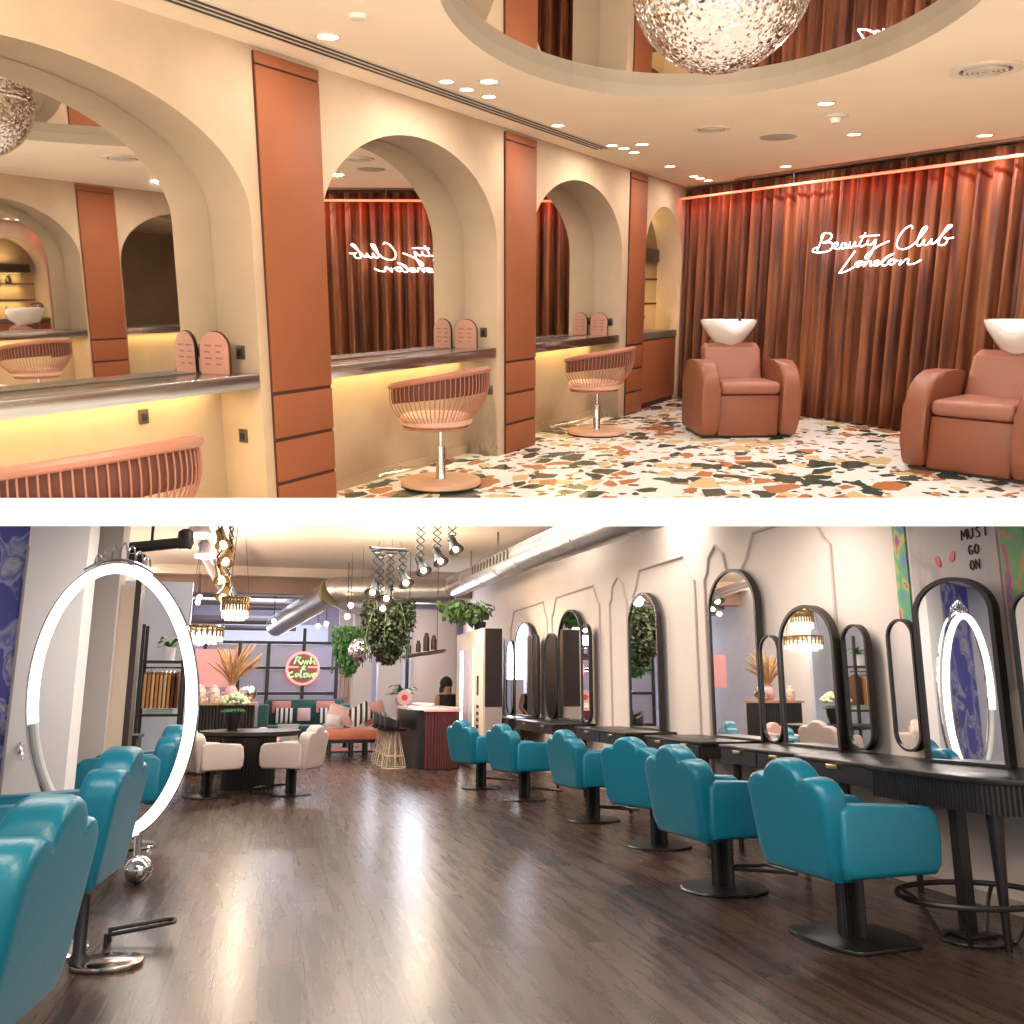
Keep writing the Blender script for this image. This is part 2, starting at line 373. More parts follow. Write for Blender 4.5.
wb = B().box(XR + .301, XR + .36, 3.2, 15.0, 0, HT); struct('wall_right', cut_up(wb), stucco)
struct('wall_left', B().box(-4.0, -3.94, 10.95, 15.0, 0, HT), stucco)
struct('wall_back', B().box(-4.1, 2.2, 15.0, 15.06, 0, HT), stucco)
for y0, y1 in ((4.09, 6.06), (6.63, 8.58)):
    struct('baseboard_left', B().box(XM, XM + .015, y0, y1, 0, .07), stucco)
# ceiling with an oval recess
EC, EA, EB, ER = (-1.276, 4.135), 1.808, 1.124, math.atan2(-.94586, .32457)
el = ellipse(*EC, EA, EB, 72, ER)
def ceiling_u():
    b = B(); x0, x1, y0, y1 = -4.1, 2.2, .4, 15.0
    rect = []
    for i in range(72):
        dx, dy = el[i][0] - EC[0], el[i][1] - EC[1]
        ts = [t for t in ((x0 - EC[0]) / dx if dx < 0 else 9e9, (x1 - EC[0]) / dx if dx > 0 else 9e9, (y0 - EC[1]) / dy if dy < 0 else 9e9, (y1 - EC[1]) / dy if dy > 0 else 9e9)]
        t = min(ts); rect.append((EC[0] + dx * t, EC[1] + dy * t))
    b.ring(rect, el, HT, HT + .2, 'z')
    for cx, cy in ((x0, y0), (x1, y0), (x0, y1), (x1, y1)):     # corner triangles the radial sweep leaves open
        best = sorted(range(72), key=lambda i: (rect[i][0] - cx) ** 2 + (rect[i][1] - cy) ** 2)
        A = min((i for i in range(72) if abs(rect[i][0] - cx) < 1e-6), key=lambda i: abs(rect[i][1] - cy))
        D = min((i for i in range(72) if abs(rect[i][1] - cy) < 1e-6), key=lambda i: abs(rect[i][0] - cx))
        b.prism([rect[A], (cx, cy), rect[D]], HT, HT + .2, 'z')
    return b
struct('ceiling', ceiling_u(), ceil_u, smooth=False)
solo('ceiling_mirror', B().prism([(EC[0] + (x - EC[0]) * .999, EC[1] + (y - EC[1]) * .999) for x, y in el], 2.512, 2.53, 'z'), mirror, 'large oval mirror set into the beige ceiling recess above the terrazzo room', 'ceiling mirror')
# mirror ball: a half globe set against the ceiling mirror
bb = B().ball((0, 0, 0), .37, 48); bb.clip(Vector((0, 0, 0)), Vector((0, 0, -1)))
ball_t = thing('mirror_ball', 'big sparkling mosaic mirror ball half sunk in the oval ceiling mirror', 'mirror ball', (-1.161, 3.942, 2.511))
obj('mosaic_shell', bb, mosaic('mosaic_silver', 95, (.72, .70, .68), .12), ball_t)
obj('rim', B().tube([(.372 * cos(a), .372 * sin(a), -.008) for a in [2 * pi * i / 48 for i in range(48)]], .008, True, 6), chrome, ball_t, label='thin bright rim around the ball')

# --- storage columns
def column(y0, y1, label, x=XW, sgn=1, clip=False):
    t = thing('storage_column', label, 'storage column', (x, y0, 0), group='terracotta storage columns between the arches')
    w = y1 - y0; f = .022 * sgn
    def P(name, z0, z1, xx0, xx1, m):
        b = B().box(min(xx0, xx1), max(xx0, xx1), .004, w - .004, z0, z1, bev=.003 if m is terra else 0)
        if clip: b.clip(CUT_U[0] - Vector((x, y0, 0)), CUT_U[1])
        return obj(name, b, m, t)
    P('body', 0, 2.415, 0.0005 * sgn, f * .55, groove)
    P('top_panel', 2.36, 2.415, f * .56, f, terra); P('door', .735, 2.35, f * .56, f, terra)
    for z0, z1 in ((.485, .715), (.245, .465), (.005, .225)): P('drawer', z0, z1, f * .56, f, terra)
    return t
column(3.60, 4.085, 'tall terracotta storage column nearest the camera, left of the second arch', clip=True)
column(6.17, 6.68, 'tall terracotta storage column between the middle and far arched mirrors')
column(8.74, 9.21, 'farthest tall terracotta storage column, left of the shelf niche')
for i, (a, b_) in enumerate(((6.86, 7.35), (9.36, 9.85), (11.86, 12.35))):
    column(a, b_, ['terracotta column seen reflected left of centre in the near arched mirror', 'terracotta column on the opposite wall beyond the curtain end', 'terracotta column seen reflected in the middle arched mirror'][i], x=XR, sgn=-1)
# --- bays
names = ['near', 'middle', 'far']
def bay(yc, hw, zs, zt, i, s=1, x0=XW, xm=XM, where='', chair=False, mats=mirror):
    m0, m1 = sorted((xm + .002 * s, xm + .012 * s))
    solo('arched_mirror', B().prism(arch(yc, hw - .004, .845, zs, zt - .004, 32), m0, m1, 'x'), mirror, f'{where} tall arched mirror set in a beige plaster recess', 'mirror', group='arched mirrors of the terrazzo salon')
    a, c = sorted((xm + .014 * s, x0 - .003 * s))
    t = thing('vanity_counter', f'{where} brushed steel vanity counter glowing yellow underneath', 'counter', (0, 0, 0), group='steel vanity counters')
    obj('worktop', B().box(a, c, yc - hw + .003, yc + hw - .003, .765, .84, bev=.004), steel, t)
    a2, c2 = sorted((xm + .03 * s, xm + .05 * s))
    obj('led_strip', B().box(a2, c2, yc - hw + .05, yc + hw - .05, .752, .763), led_warm, t, label='glowing warm strip light under the worktop')
    light('AREA', (xm + .08 * s, yc, .745), 5.2 * hw, (1, .72, .28), .1, hw * 1.8, (0, 0, 0))
bay(*OPS[0], 0, where='nearest left'); bay(*OPS[1], 1, where='middle'); bay(*OPS[2], 2, where='farthest')
for k, o_ in enumerate(OPR[:3]): bay(*o_, k, -1, XR, XR + .3, where=['opposite', 'opposite second', 'opposite third'][k] + ' wall')
# --- menu cards (arched rose stands)
def card(loc, label, rz, s=1.):
    t = thing('menu_card', label, 'menu card', loc, rz, 'rose arched menu cards on the counters', s)
    obj('card', B().prism(arch(0, .085, 0, .13, .215, 14), -.006, .006, 'y'), pinkcard, t)
    for c_ in (-1, 1):
        b = B()
        for r_ in range(4):
            b.box(c_ * .035 - .022, c_ * .035 + .010 + .012 * (r_ % 2), -.0078, -.0062, .045 + r_ * .032, .053 + r_ * .032)
        obj('printed_lines', b, pinkline, t, kind='stuff')
    obj('backing', B().prism(arch(0.004, .088, 0, .132, .219, 14), .0065, .016, 'y'), groove, t, label='dark brown backing')
card((-3.585, 3.40, .8405), 'arched rose menu card on the nearest steel counter', rad(8), 1.0)
card((-3.585, 5.90, .8405), 'arched rose menu card on the middle steel counter', rad(8), 1.0)
card((-3.585, 8.46, .8405), 'arched rose menu card on the farthest steel counter', rad(8), 1.0)
# --- socket plates
def socket(loc, label, face):
    t = thing('wall_socket', label, 'socket', loc, {'y': 0, 'x': rad(90)}[face])
    obj('plate', B().box(-.029, .029, -.008, -.0005, -.036, .036, bev=.003), brass, t)
    obj('toggle', B().box(-.012, .012, -.016, -.0085, -.02, .015, bev=.002), blackrim, t, label='small black switch')
socket((-3.53, 3.534, .945), 'square metal socket above the near counter beside its menu card', 'y')
socket((-3.55, 3.534, .50), 'metal socket below the near counter on the arch side', 'y')
socket((-3.52, 6.064, .955), 'metal socket above the middle counter at the arch edge', 'y')
socket((-3.47, 6.064, .515), 'metal socket below the middle counter behind the chair', 'y')
socket((-3.64, 6.064, .95), 'metal socket tucked behind the middle menu card', 'y')
socket((-3.51, 8.584, .965), 'metal socket above the far counter at the arch edge', 'y')
socket((-3.64, 8.584, .97), 'metal socket left of the far menu card', 'y')
socket((XM + .0005, 3.02, .655), 'round tap-like socket on the glowing wall under the near counter', 'x')
# --- wire tub chairs
def wire_chair(label, loc, rz, only_shell=False, cut=None):
    t = thing('wire_tub_chair', label, 'salon chair', loc, rz, 'rose wire tub chairs at the counters')
    def top(u):                                  # u -1..1 round the back, back is -y
        a = u * rad(118); r = .335 + .02 * abs(u)
        z = .775 - .10 * abs(u) ** 1.7
        return Vector((r * sin(a), -r * cos(a) + .02, z)), a
    def low(u):
        a = u * rad(118); return Vector((.205 * sin(a), -.205 * cos(a) + .03, .405))
    def at(u, k):                                # k 0 rail .. 1 base
        p, a = top(u); q = low(u); w = p.lerp(q, k); bulge = .055 * sin(pi * min(1, k * 1.05)) 
        return w + Vector((sin(a), -cos(a), 0)) * bulge
    NU = 44
    def fin(b):
        if cut: b.clip(*cut)
        return b
    obj('top_rail', fin(B().tube([top(-1 + 2 * i / 40)[0] for i in range(41)], .020, n=8)), rose, t)
    b = B()
    b.grid(lambda i, j: at(-1 + 2 * i, .02 + .38 * j) * 1 - Vector((sin(rad(118) * (-1 + 2 * i)), -cos(rad(118) * (-1 + 2 * i)), 0)) * .012, 40, 3)
    b.grid(lambda i, j: at(-1 + 2 * i, .02 + .38 * j) * 1 - Vector((sin(rad(118) * (-1 + 2 * i)), -cos(rad(118) * (-1 + 2 * i)), 0)) * .022, 40, 3)
    obj('upholstered_band', fin(b), rose_b, t, label='dark terracotta padded band inside the wires')
    b = B()
    for i in range(NU + 1): b.tube([at(-1 + 2 * i / NU, k / 9) for k in range(10)], .0034, n=5)
    obj('wire_shell', fin(b), rose, t, label='curved shell of thin rose wires')
    if not only_shell or True:
        obj('seat_pad', fin(B().lathe([(0, .40), (.20, .40), (.235, .42), (.24, .45), (.22, .475), (0, .485)], (0, .03, 0), 28)), pad, t)
    if not only_shell:
        obj('seat_ring', B().tube([(.21 * cos(a), .03 + .21 * sin(a), .395) for a in [2 * pi * i / 28 for i in range(28)]], .008, True, 6), rose, t)
        obj('gas_lift', B().lathe([(.014, .26), (.014, .39)], n=12), chrome, t)
        obj('column', B().lathe([(.036, .045), (.032, .06), (.032, .26), (.026, .27)], n=18), chrome, t)
        obj('pedal', B().tube([(.03, 0, .20), (.10, .02, .23), (.13, .03, .22)], .006), chrome, t)
        d = obj('base_disc', B().lathe([(0, .012), (.262, .012), (.268, .02), (.262, .042), (.05, .048), (0, .048)], n=48), baseW, t)
        obj('rubber_rim', B().lathe([(0, 0), (.258, 0), (.265, .011), (0, .0115)], n=48), blackrim, d)
        f = obj('footrest', B().tube(catmull([(-.04, .03, .16), (-.05, .20, .10), (-.12, .36, .07), (-.13, .38, .065), (.13, .38, .065), (.12, .36, .07), (.05, .20, .10), (.04, .03, .16)], 3), .009, n=6), steel, t)
    return t
wire_chair('rose wire tub chair on a pale round base at the middle counter', (-3.20, 4.93, 0), rad(96))
wire_chair('rose wire tub chair on a pale round base at the farthest counter', (-3.18, 7.50, 0), rad(94))
nl = Vector((-2.62, 1.93, 0))
rzn = rad(88); Rz = Matrix.Rotation(-rzn, 3, 'Z')
wire_chair('largest rose wire tub chair at bottom left, cut by the white slab', nl, rzn, True, (Rz @ (CUT_U[0] - nl), Rz @ CUT_U[1]))
wire_chair('rose wire tub chair seen only as a reflection in the nearest arched mirror', (1.45, 5.95, 0), rad(-90))
# --- niche with shelves
t = thing('base_cabinet', 'terracotta cabinet with dark worktop in the niche beside the curtain', 'cabinet', (0, 0, 0))
obj('door', B().box(-3.455, -3.435, 9.235, 10.45, .06, .74, bev=.003), terra, t); obj('body', B().box(-3.99, -3.456, 9.235, 10.45, .0, .745), groove, t)
obj('worktop', B().box(-3.99, -3.43, 9.23, 10.455, .75, .825, bev=.004), mat('dark_grey_worktop', (.13, .10, .085), .35), t)
t = thing('mixer_tap', 'small bronze mixer tap standing on the niche worktop', 'tap', (-3.72, 9.83, .826))
obj('spout', B().tube(catmull([(0, 0, 0), (0, 0, .16), (.03, -.02, .19), (.13, -.07, .17), (.13, -.07, .15)], 4), .010), brass, t); obj('lever', B().box(-.01, .01, -.01, .05, .19, .205), brass, t)
solo('wall_shelf', B().box(-3.99, -3.62, 9.235, 10.30, 1.60, 1.74, bev=.004), darkwood, 'thick dark wooden top shelf in the lit niche', 'shelf')
solo('wall_shelf', B().box(-3.99, -3.66, 9.235, 10.36, 1.395, 1.415), darkwood, 'thin dark shelf in the niche carrying boxes', 'shelf')
solo('wall_shelf', B().box(-3.99, -3.66, 9.235, 10.36, 1.12, 1.14), darkwood, 'thin empty lower shelf in the niche above the worktop', 'shelf')
solo('storage_box', B().box(-3.92, -3.70, 9.45, 9.62, 1.416, 1.58, bev=.004), mat('charcoal_box', (.05, .045, .045), .6), 'dark upright box at the left of the niche shelf', 'box')
solo('storage_box', B().box(-3.92, -3.72, 9.66, 9.80, 1.416, 1.57, bev=.004), mat('grey_box', (.20, .17, .15), .6), 'grey box in the middle of the niche shelf', 'box')
b = B().lathe([(.05, 0), (.06, .02), (.055, .09), (.03, .12), (.035, .135)], n=20)
solo('silver_jar', b, chrome, 'round silver jar at the right of the niche shelf', 'jar', (-3.74, 9.95, 1.416))
for z, e in ((1.59, 6), (1.385, 7), (1.11, 7)):
    light('AREA', (-3.90, 9.8, z), e, (1, .72, .30), .06, 1.0)
light('AREA', (-3.85, 9.8, 1.76), 4.5, (1, .74, .35), .08, .7, (pi, 0, 0))
# opposite niche seen in the middle mirror
solo('wall_shelf', B().box(XR + .05, XR + .29, 12.48, 14.2, 1.62, 1.74), darkwood, 'dark shelf across the opposite niche, seen reflected', 'shelf')
solo('wall_shelf', B().box(XR + .05, XR + .29, 12.48, 14.2, 1.30, 1.32), darkwood, 'thin shelf with red boxes in the opposite niche, seen reflected', 'shelf')
for k in range(2): solo('storage_box', B().box(XR + .08, XR + .24, 12.8 + k * .55, 13.2 + k * .55, 1.321, 1.45), mat('red_box', (.35, .03, .02), .5), ['red box in the opposite niche nearer the column', 'second red box in the opposite niche'][k], 'box')
light('AREA', (XR + .2, 13.3, 1.60), 6, (1, .72, .30), .1, 1.4)
# three-globe lamp (seen in the mirrors)
t = thing('globe_lamp', 'lamp of three stacked glowing globes seen reflected in the arched mirrors', 'lamp', (1.35, 10.85, 0))
obj('rod', B().tube([(0, 0, .012), (0, 0, 2.43)], .012), brass, t); obj('foot', B().lathe([(0, 0), (.14, 0), (.14, .02), (0, .025)]), brass, t)
for z in (.92, 1.37, 1.81): obj('globe', B().ball((0, 0, z), .15, 24), globe, t)
# --- ceiling fittings
for i, (x, y, r) in enumerate([(-2.971, 3.664, .05), (-2.978, 4.715, .042), (-2.98, 4.95, .042), (-2.761, 4.832, .05), (-2.962, 5.183, .042), (-3.011, 6.275, .045), (-3.009, 7.303, .045), (-2.98, 7.497, .045), (-2.774, 7.372, .05), (-2.985, 7.745, .045), (-1.164, 6.393, .05), (-1.178, 7.696, .05), (-.295, 8.223, .055), (-2.017, 9.266, .05), (-2.996, 8.737, .05), (-3.022, 9.583, .045), (-3.016, 9.776, .045), (-2.991, 9.986, .045)]):
    lab = ['single bright recessed downlight nearest the slot vent', 'left spot of the near cluster of four downlights', 'middle spot of the near cluster of four downlights', 'right rear spot of the near cluster of four downlights', 'lowest spot of the near cluster of four downlights', 'lone downlight beside the second terracotta column top', 'left spot of the far cluster of four downlights', 'middle spot of the far cluster of four downlights', 'right spot of the far cluster of four downlights', 'lowest spot of the far cluster of four downlights', 'downlight beside the smoke detector, nearer the camera', 'downlight just behind the smoke detector', 'downlight at right in front of the curtain', 'downlight in front of the curtain above the left basin chair', 'lone downlight above the last column', 'first of three small downlights at the curtain corner', 'middle of three small downlights at the curtain corner', 'last of three small downlights at the curtain corner'][i]
    t = thing('downlight', lab, 'downlight', (x, y, HT), 0, 'recessed ceiling downlights')
    obj('trim_ring', B().ring(ellipse(0, 0, r * 1.22, r * 1.22, 24), ellipse(0, 0, r, r, 24), -.006, -.0005, 'z'), offw, t)
    obj('lens', B().lathe([(0, -.004), (r * .98, -.004), (r * .98, -.001), (0, -.001)], n=20), downl, t)
def round_vent(x, y, r, label):
    t = thing('round_air_vent', label, 'air vent', (x, y, HT))
    obj('flange', B().ring(ellipse(0, 0, r, r, 36), ellipse(0, 0, r * .72, r * .72, 36), -.014, -.0005, 'z'), offw, t)
    obj('throat', B().lathe([(0, -.002), (r * .71, -.002), (r * .71, -.0006), (0, -.0006)], n=36), dark, t)
    for k in (.60, .46, .32, .18): obj('louvre_ring', B().ring(ellipse(0, 0, r * k, r * k, 32), ellipse(0, 0, r * (k - .07), r * (k - .07), 32), -.022, -.004, 'z'), offw, t)
round_vent(-.24, 5.85, .185, 'large round beige ceiling vent at the right near the light corner')
round_vent(-2.065, 6.925, .135, 'round ceiling vent left of the grey speaker')
t = thing('ceiling_speaker', 'flat round grey speaker grille in the ceiling', 'speaker', (-1.72, 7.556, HT))
obj('grille', B().lathe([(0, -.008), (.13, -.008), (.14, -.004), (.14, -.0006), (0, -.0006)], n=36), greyv, t)
t = thing('smoke_detector', 'small white smoke detector on the ceiling between two downlights', 'smoke detector', (-1.174, 6.84, HT))
obj('base', B().lathe([(0, -.018), (.075, -.018), (.085, -.0006), (0, -.0006)], n=30), offw, t); obj('sensor', B().lathe([(0, -.055), (.03, -.052), (.045, -.019), (0, -.019)], n=24), offw, t)
t = thing('sprinkler_head', 'small white sprinkler cap on the ceiling beside the slot vent', 'sprinkler', (-2.641, 3.467, HT))
obj('cap', B().lathe([(0, -.02), (.035, -.018), (.045, -.0006), (0, -.0006)], n=24), offw, t)
t = thing('slot_air_vent', 'long black triple slot vent running along the ceiling', 'air vent', (0, 0, 0))
obj('frame', B().box(-3.225, -3.075, 2.2, 7.45, HT - .004, HT - .0005), offw, t)
for k in range(3): obj('slot', B().box(-3.205 + k * .045, -3.185 + k * .045, 2.22, 7.43, HT - .007, HT - .0045), dark, t)
# --- curtain, tube and neon
CA, CU, CN = Vector((-3.40, 10.58, 0)), Vector((.864, -.504, 0)), Vector((-.504, -.864, 0))
def curt(u, v):
    s = u * 4.15; ph = 2.0 * sin(s * 1.7) + 1.1 * sin(s * 3.9 + 1)
    a = (.062 + .022 * sin(s * 2.3)) * (.65 + .35 * v)
    w = a * sin(s * 2 * pi / .155 + ph * (.9 + .12 * v)) + .016 * sin(s * 2 * pi / .061 + 2 * ph)
    p = CA + CU * s + CN * (.02 + w); return Vector((p.x, p.y, 2.405 - 2.39 * v))
b = B().grid(curt, 560, 8)
cu = solo('velvet_curtain', b, velvet(), 'floor-length pleated rust velvet curtain across the back of the terrazzo room', 'curtain')
md = cu.modifiers.new('thickness', 'SOLIDIFY'); md.thickness = .006
pa, pb = CA + CN * .05, CA + CU * 4.15 + CN * .05
b = B(); dn = Vector((-.504, -.864, 0))
def strip(p, q, w0, w1, z0, z1):
    b = B(); A = [p + dn * w0, q + dn * w0, q + dn * w1, p + dn * w1]
    b.prism([(v.x, v.y) for v in A], z0, z1, 'z'); return b
struct('wall_back', strip(CA, CA + CU * 4.2, -.30, -.12, 0, HT), mat('hidden_plaster', (.3, .2, .14), .9))
solo('curtain_track', strip(CA + CU * .9, CA + CU * 4.15, .10, .16, HT - .02, HT - .001), mat('brown_track', (.22, .14, .10), .6), 'slim brown curtain track along the ceiling', 'curtain track')
t = thing('led_tube', 'glowing coral red light tube along the top of the velvet curtain', 'tube light', (0, 0, 0))
p, q = CA + dn * .20 + Vector((0, 0, 2.295)), CA + CU * 4.15 + dn * .20 + Vector((0, 0, 2.295))
obj('tube', B().tube([p, q], .0125), led_red, t); obj('end_cap', B().tube([p - CU * .04, p], .02), brass, t)
for k in (1.75, 3.0): obj('hanger', B().tube([CA + CU * k + dn * .2 + Vector((0, 0, 2.31)), CA + CU * k + dn * .2 + Vector((0, 0, 2.435))], .006), brass, t)
ang = math.atan2(CU.y, CU.x)
for k in range(3):
    aimed(CA + CU * (.7 + 1.35 * k) + dn * .24 + Vector((0, 0, 2.27)), -dn + Vector((0, 0, -.9)), 4.5, (1, .06, .03), 1.3, .04)
NEON = [[(-0.627, 1.769), (-0.61, 1.811), (-0.532, 1.814), (-0.499, 1.782), (-0.535, 1.745), (-0.602, 1.729), (-0.513, 1.728), (-0.481, 1.696), (-0.516, 1.651), (-0.634, 1.636), (-0.717, 1.65), (-0.703, 1.678), (-0.649, 1.687)], [(-0.599, 1.799), (-0.633, 1.726), (-0.666, 1.656)], [(-0.498, 1.67), (-0.432, 1.694), (-0.425, 1.719), (-0.459, 1.718), (-0.469, 1.68), (-0.419, 1.661), (-0.375, 1.684)], [(-0.324, 1.709), (-0.369, 1.711), (-0.382, 1.676), (-0.352, 1.663), (-0.322, 1.701), (-0.324, 1.669), (-0.29, 1.671)], [(-0.28, 1.722), (-0.287, 1.683), (-0.258, 1.67), (-0.224, 1.72), (-0.226, 1.68), (-0.19, 1.683)], [(-0.117, 1.795), (-0.158, 1.727), (-0.173, 1.687), (-0.147, 1.674), (-0.103, 1.693)], [(-0.174, 1.762), (-0.065, 1.766), (0.032, 1.767)], [(-0.085, 1.728), (-0.091, 1.694), (-0.048, 1.685), (0.004, 1.73), (-0.028, 1.625), (-0.075, 1.559), (-0.093, 1.59), (0.026, 1.667), (0.143, 1.71)], [(0.369, 1.806), (0.35, 1.831), (0.287, 1.799), (0.228, 1.716), (0.238, 1.647), (0.313, 1.634), (0.399, 1.673), (0.501, 1.784), (0.506, 1.815), (0.471, 1.796), (0.435, 1.72), (0.429, 1.664), (0.463, 1.659), (0.497, 1.706), (0.493, 1.667), (0.528, 1.66), (0.568, 1.706), (0.564, 1.672), (0.599, 1.674), (0.698, 1.769), (0.745, 1.806), (0.71, 1.807), (0.653, 1.724), (0.637, 1.662), (0.689, 1.653), (0.715, 1.69), (0.685, 1.714), (0.721, 1.704), (0.771, 1.71)], [(-0.217, 1.635), (-0.293, 1.543), (-0.365, 1.455), (-0.374, 1.437), (-0.285, 1.458), (-0.204, 1.498), (-0.152, 1.539), (-0.2, 1.522), (-0.184, 1.49), (-0.137, 1.511), (-0.151, 1.539), (-0.101, 1.528)], [(-0.099, 1.537), (-0.109, 1.492), (-0.06, 1.536), (-0.031, 1.535), (-0.037, 1.5), (0.002, 1.508), (0.056, 1.539), (0.01, 1.534), (0.007, 1.497), (0.052, 1.503), (0.123, 1.568), (0.203, 1.597), (0.141, 1.567), (0.085, 1.514), (0.11, 1.493), (0.155, 1.513), (0.186, 1.55), (0.154, 1.527), (0.183, 1.499), (0.226, 1.525), (0.187, 1.55), (0.251, 1.533)], [(0.284, 1.541), (0.272, 1.496), (0.331, 1.544), (0.36, 1.539), (0.355, 1.503), (0.421, 1.505), (0.483, 1.535)]]
O = Vector((-1.12, 9.16, 0))
t = thing('neon_sign', 'white script neon sign reading Beauty Club London on the curtain', 'neon sign', (-1.12, 9.16, 0), ang)
Lb = [0, 0, 0, 0, 0, 0, 0, 0, 0, 1, 1, 1]
wd = ['Beauty', 'Beauty', 'Beauty', 'Beauty', 'Beauty', 'Beauty', 'Beauty', 'Beauty', 'Club', 'London', 'London', 'London']
for w_, s_ in zip(wd, NEON): obj('neon_stroke', B().tube(catmull([(x, -.03 if True else 0, z) for x, z in s_], 4),   .0056, n=7), neonW, t)
for x in (-.6, .1, .7): obj('sign_wire', B().tube([(x, -.028, 1.8), (x, -.028, 2.40)], .0012, n=4), brass, t)
aimed(O + dn * .05 + Vector((0, 0, 1.66)), -dn, 2.5, (1, .82, .76), 1.3, .3)
# --- basin chairs
def side_arm(x0, x1):
    P = [(-.34, .03), (-.36, .10), (-.36, .50)] + [(-.36 + .26 * (1 - cos(a)), .50 + .20 * sin(a)) for a in [pi / 2 * i / 8 for i in range(1, 9)]]
    P += [(.12, .70)] + [(.12 + .27 * sin(a), .46 + .24 * cos(a)) for a in [pi / 2 * i / 8 for i in range(1, 9)]] + [(.39, .20), (.37, .08), (.33, .03)]
    return B().prism(P, x0, x1, 'x', bev=.035, seg=3)
def basin_chair(label, loc, rz, s=1.):
    t = thing('backwash_chair', label, 'backwash chair', loc, rz, 'terracotta backwash armchairs with white basins', s)
    for a, c in ((-.46, -.29), (.29, .46)): obj('arm', side_arm(a, c), terra_l, t)
    obj('front_panel', B().box(-.285, .285, -.30, .33, .02, .40, bev=.02), terra_l, t)
    obj('seat', B().box(-.283, .283, -.22, .36, .405, .52, bev=.045, seg=4), seat_l, t)
    P = [(-.20, .50), (-.10, .50), (-.22, .86), (-.30, .88)]
    obj('backrest', B().prism([(-.34, .42), (-.16, .50), (-.27, .80), (-.36, .84), (-.44, .80)], -.28, .28, 'x', bev=.04, seg=3), seat_l, t)
    b = B(); n = 40
    def rim(k):
        a = 2 * pi * k / n; x = .275 * cos(a); y = .24 * sin(a)
        d = max(0, sin(a)) ** 10 * .085              # neck notch at the front
        return x, y, d
    V = []
    for r_, z in ((1, 0), (.93, .0), (.88, -.03), (.7, -.11), (.35, -.14), (0, -.145)):
        V.append([(r_ * rim(k)[0], -.44 + r_ * rim(k)[1], 1.06 + z - rim(k)[2] * (1 if r_ > .85 else .2)) for k in range(n)])
    W = []
    for r_, z in ((1, -.02), (.92, -.07), (.66, -.17), (.5, -.22), (0, -.22)):
        W.append([(r_ * rim(k)[0], -.44 + r_ * rim(k)[1], 1.06 + z - rim(k)[2] * (1 if r_ > .9 else .3)) for k in range(n)])
    rings = [[b.v(p) for p in R_] for R_ in W[::-1][1:] + V[:-1]]
    for A, D in zip(rings, rings[1:]):
        for k in range(n): b.f([A[k], A[(k + 1) % n], D[(k + 1) % n], D[k]])
    b.f(rings[0]); b.f(rings[-1])
    bs = obj('basin', b, white_c, t)
    obj('spray_tap', B().tube(catmull([(-.16, -.60, 1.04), (-.16, -.60, 1.10), (-.15, -.54, 1.12), (-.12, -.47, 1.11)], 4), .014), blackrim, bs)
    obj('mixer_lever', B().box(-.05, .0, -.62, -.60, 1.06, 1.085), blackrim, bs)
    obj('basin_column', B().prism([(-.60, .02), (-.39, .02), (-.44, .40), (-.45, .86), (-.56, .86), (-.60, .40)], -.16, .16, 'x', bev=.02), terra_l, t)
    obj('plinth', B().box(-.42, .42, -.30, .30, 0, .022), blackrim, t)
    return t
basin_chair('terracotta backwash chair with white basin, standing at left before the curtain', (-2.07, 8.16, 0), rad(212), .95)
basin_chair('terracotta backwash chair with white basin at right, cut by the picture edge', (-.03, 7.22, 0), rad(160), 1.0)
# --- light of the upper salon: the downlights themselves, more of them out of view, and soft fill added in front
for x, y, e in ((-2.971, 3.664, 9), (-2.978, 4.715, 7), (-2.98, 4.95, 7), (-2.761, 4.832, 7), (-2.962, 5.183, 7), (-3.011, 6.275, 9), (-3.009, 7.303, 6), (-2.98, 7.497, 6), (-2.774, 7.372, 6), (-2.985, 7.745, 6), (-1.164, 6.393, 14), (-1.178, 7.696, 14), (-.295, 8.223, 14), (-2.017, 9.266, 12), (-2.996, 8.737, 8), (-3.016, 9.776, 8), (.9, 4.6, 14), (.9, 7.2, 16), (.9, 9.8, 16), (.6, 12.4, 18)):
    light('AREA', (x, y, HT - .008), e * (.8 if x < -2.5 else 1.5), (1, .91, .80), .09)
for x in (-2.6, -.9, .8): light('AREA', (x, 1.2, HT - .25), 52, (1, .86, .66), .9, .5, (rad(50), 0, 0))  # tilted soft fill panels added out of view, not downlights
# ================================================================ LOWER SALON
ROOM = LOW
XWL = 4.0
struct('floor', B().box(-6, 7, 1.0, 26, -.05, 0), planks(), smooth=False)
struct('wall_right', cut_low(B().box(XWL, XWL + .15, 1.2, 20, 0, 4.4)), wall_w, smooth=False)
struct('wall_left', cut_low(B().box(-2.75, -2.6, 1.2, 25, 0, 4.4)), wall_c, smooth=False)
struct('wall_back', B().box(-6, 7, 25, 25.15, 0, 3.7), mat('pale_lilac_wall', (.62, .60, .66), .8), smooth=False)
struct('wall_right', B().box(6.4, 6.5, 20, 25, 0, 3.7).box(4.0, 6.5, 19.9, 20, 0, 3.7), wall_w, smooth=False)
struct('baseboard_right', B().box(XWL - .018, XWL - .001, 1.2, 19.9, 0, .075), mat('worn_skirting', (.42, .34, .28), .6), smooth=False)
struct('ceiling', B().box(-6, 7, 12.6, 19.0, 3.62, 3.75), ceil_l, smooth=False)
struct('ceiling', B().box(-6, 7, 19.3, 25.1, 3.40, 3.5), mat('blue_white_ceiling', (.52, .50, .58), .9), smooth=False)
struct('ceiling', cut_low(B().box(-6, 7, 12.5, 12.6, 3.6, 4.3)), ceil_l, smooth=False)
struct('trim_2', B().box(-6, 7, 16.9 + 2.1, 19.3, 3.12, 3.75), beam, smooth=False)
struct('trim_3', B().box(-6, 7, 18.7, 18.95, 3.44, 3.62), ceil_l, smooth=False)
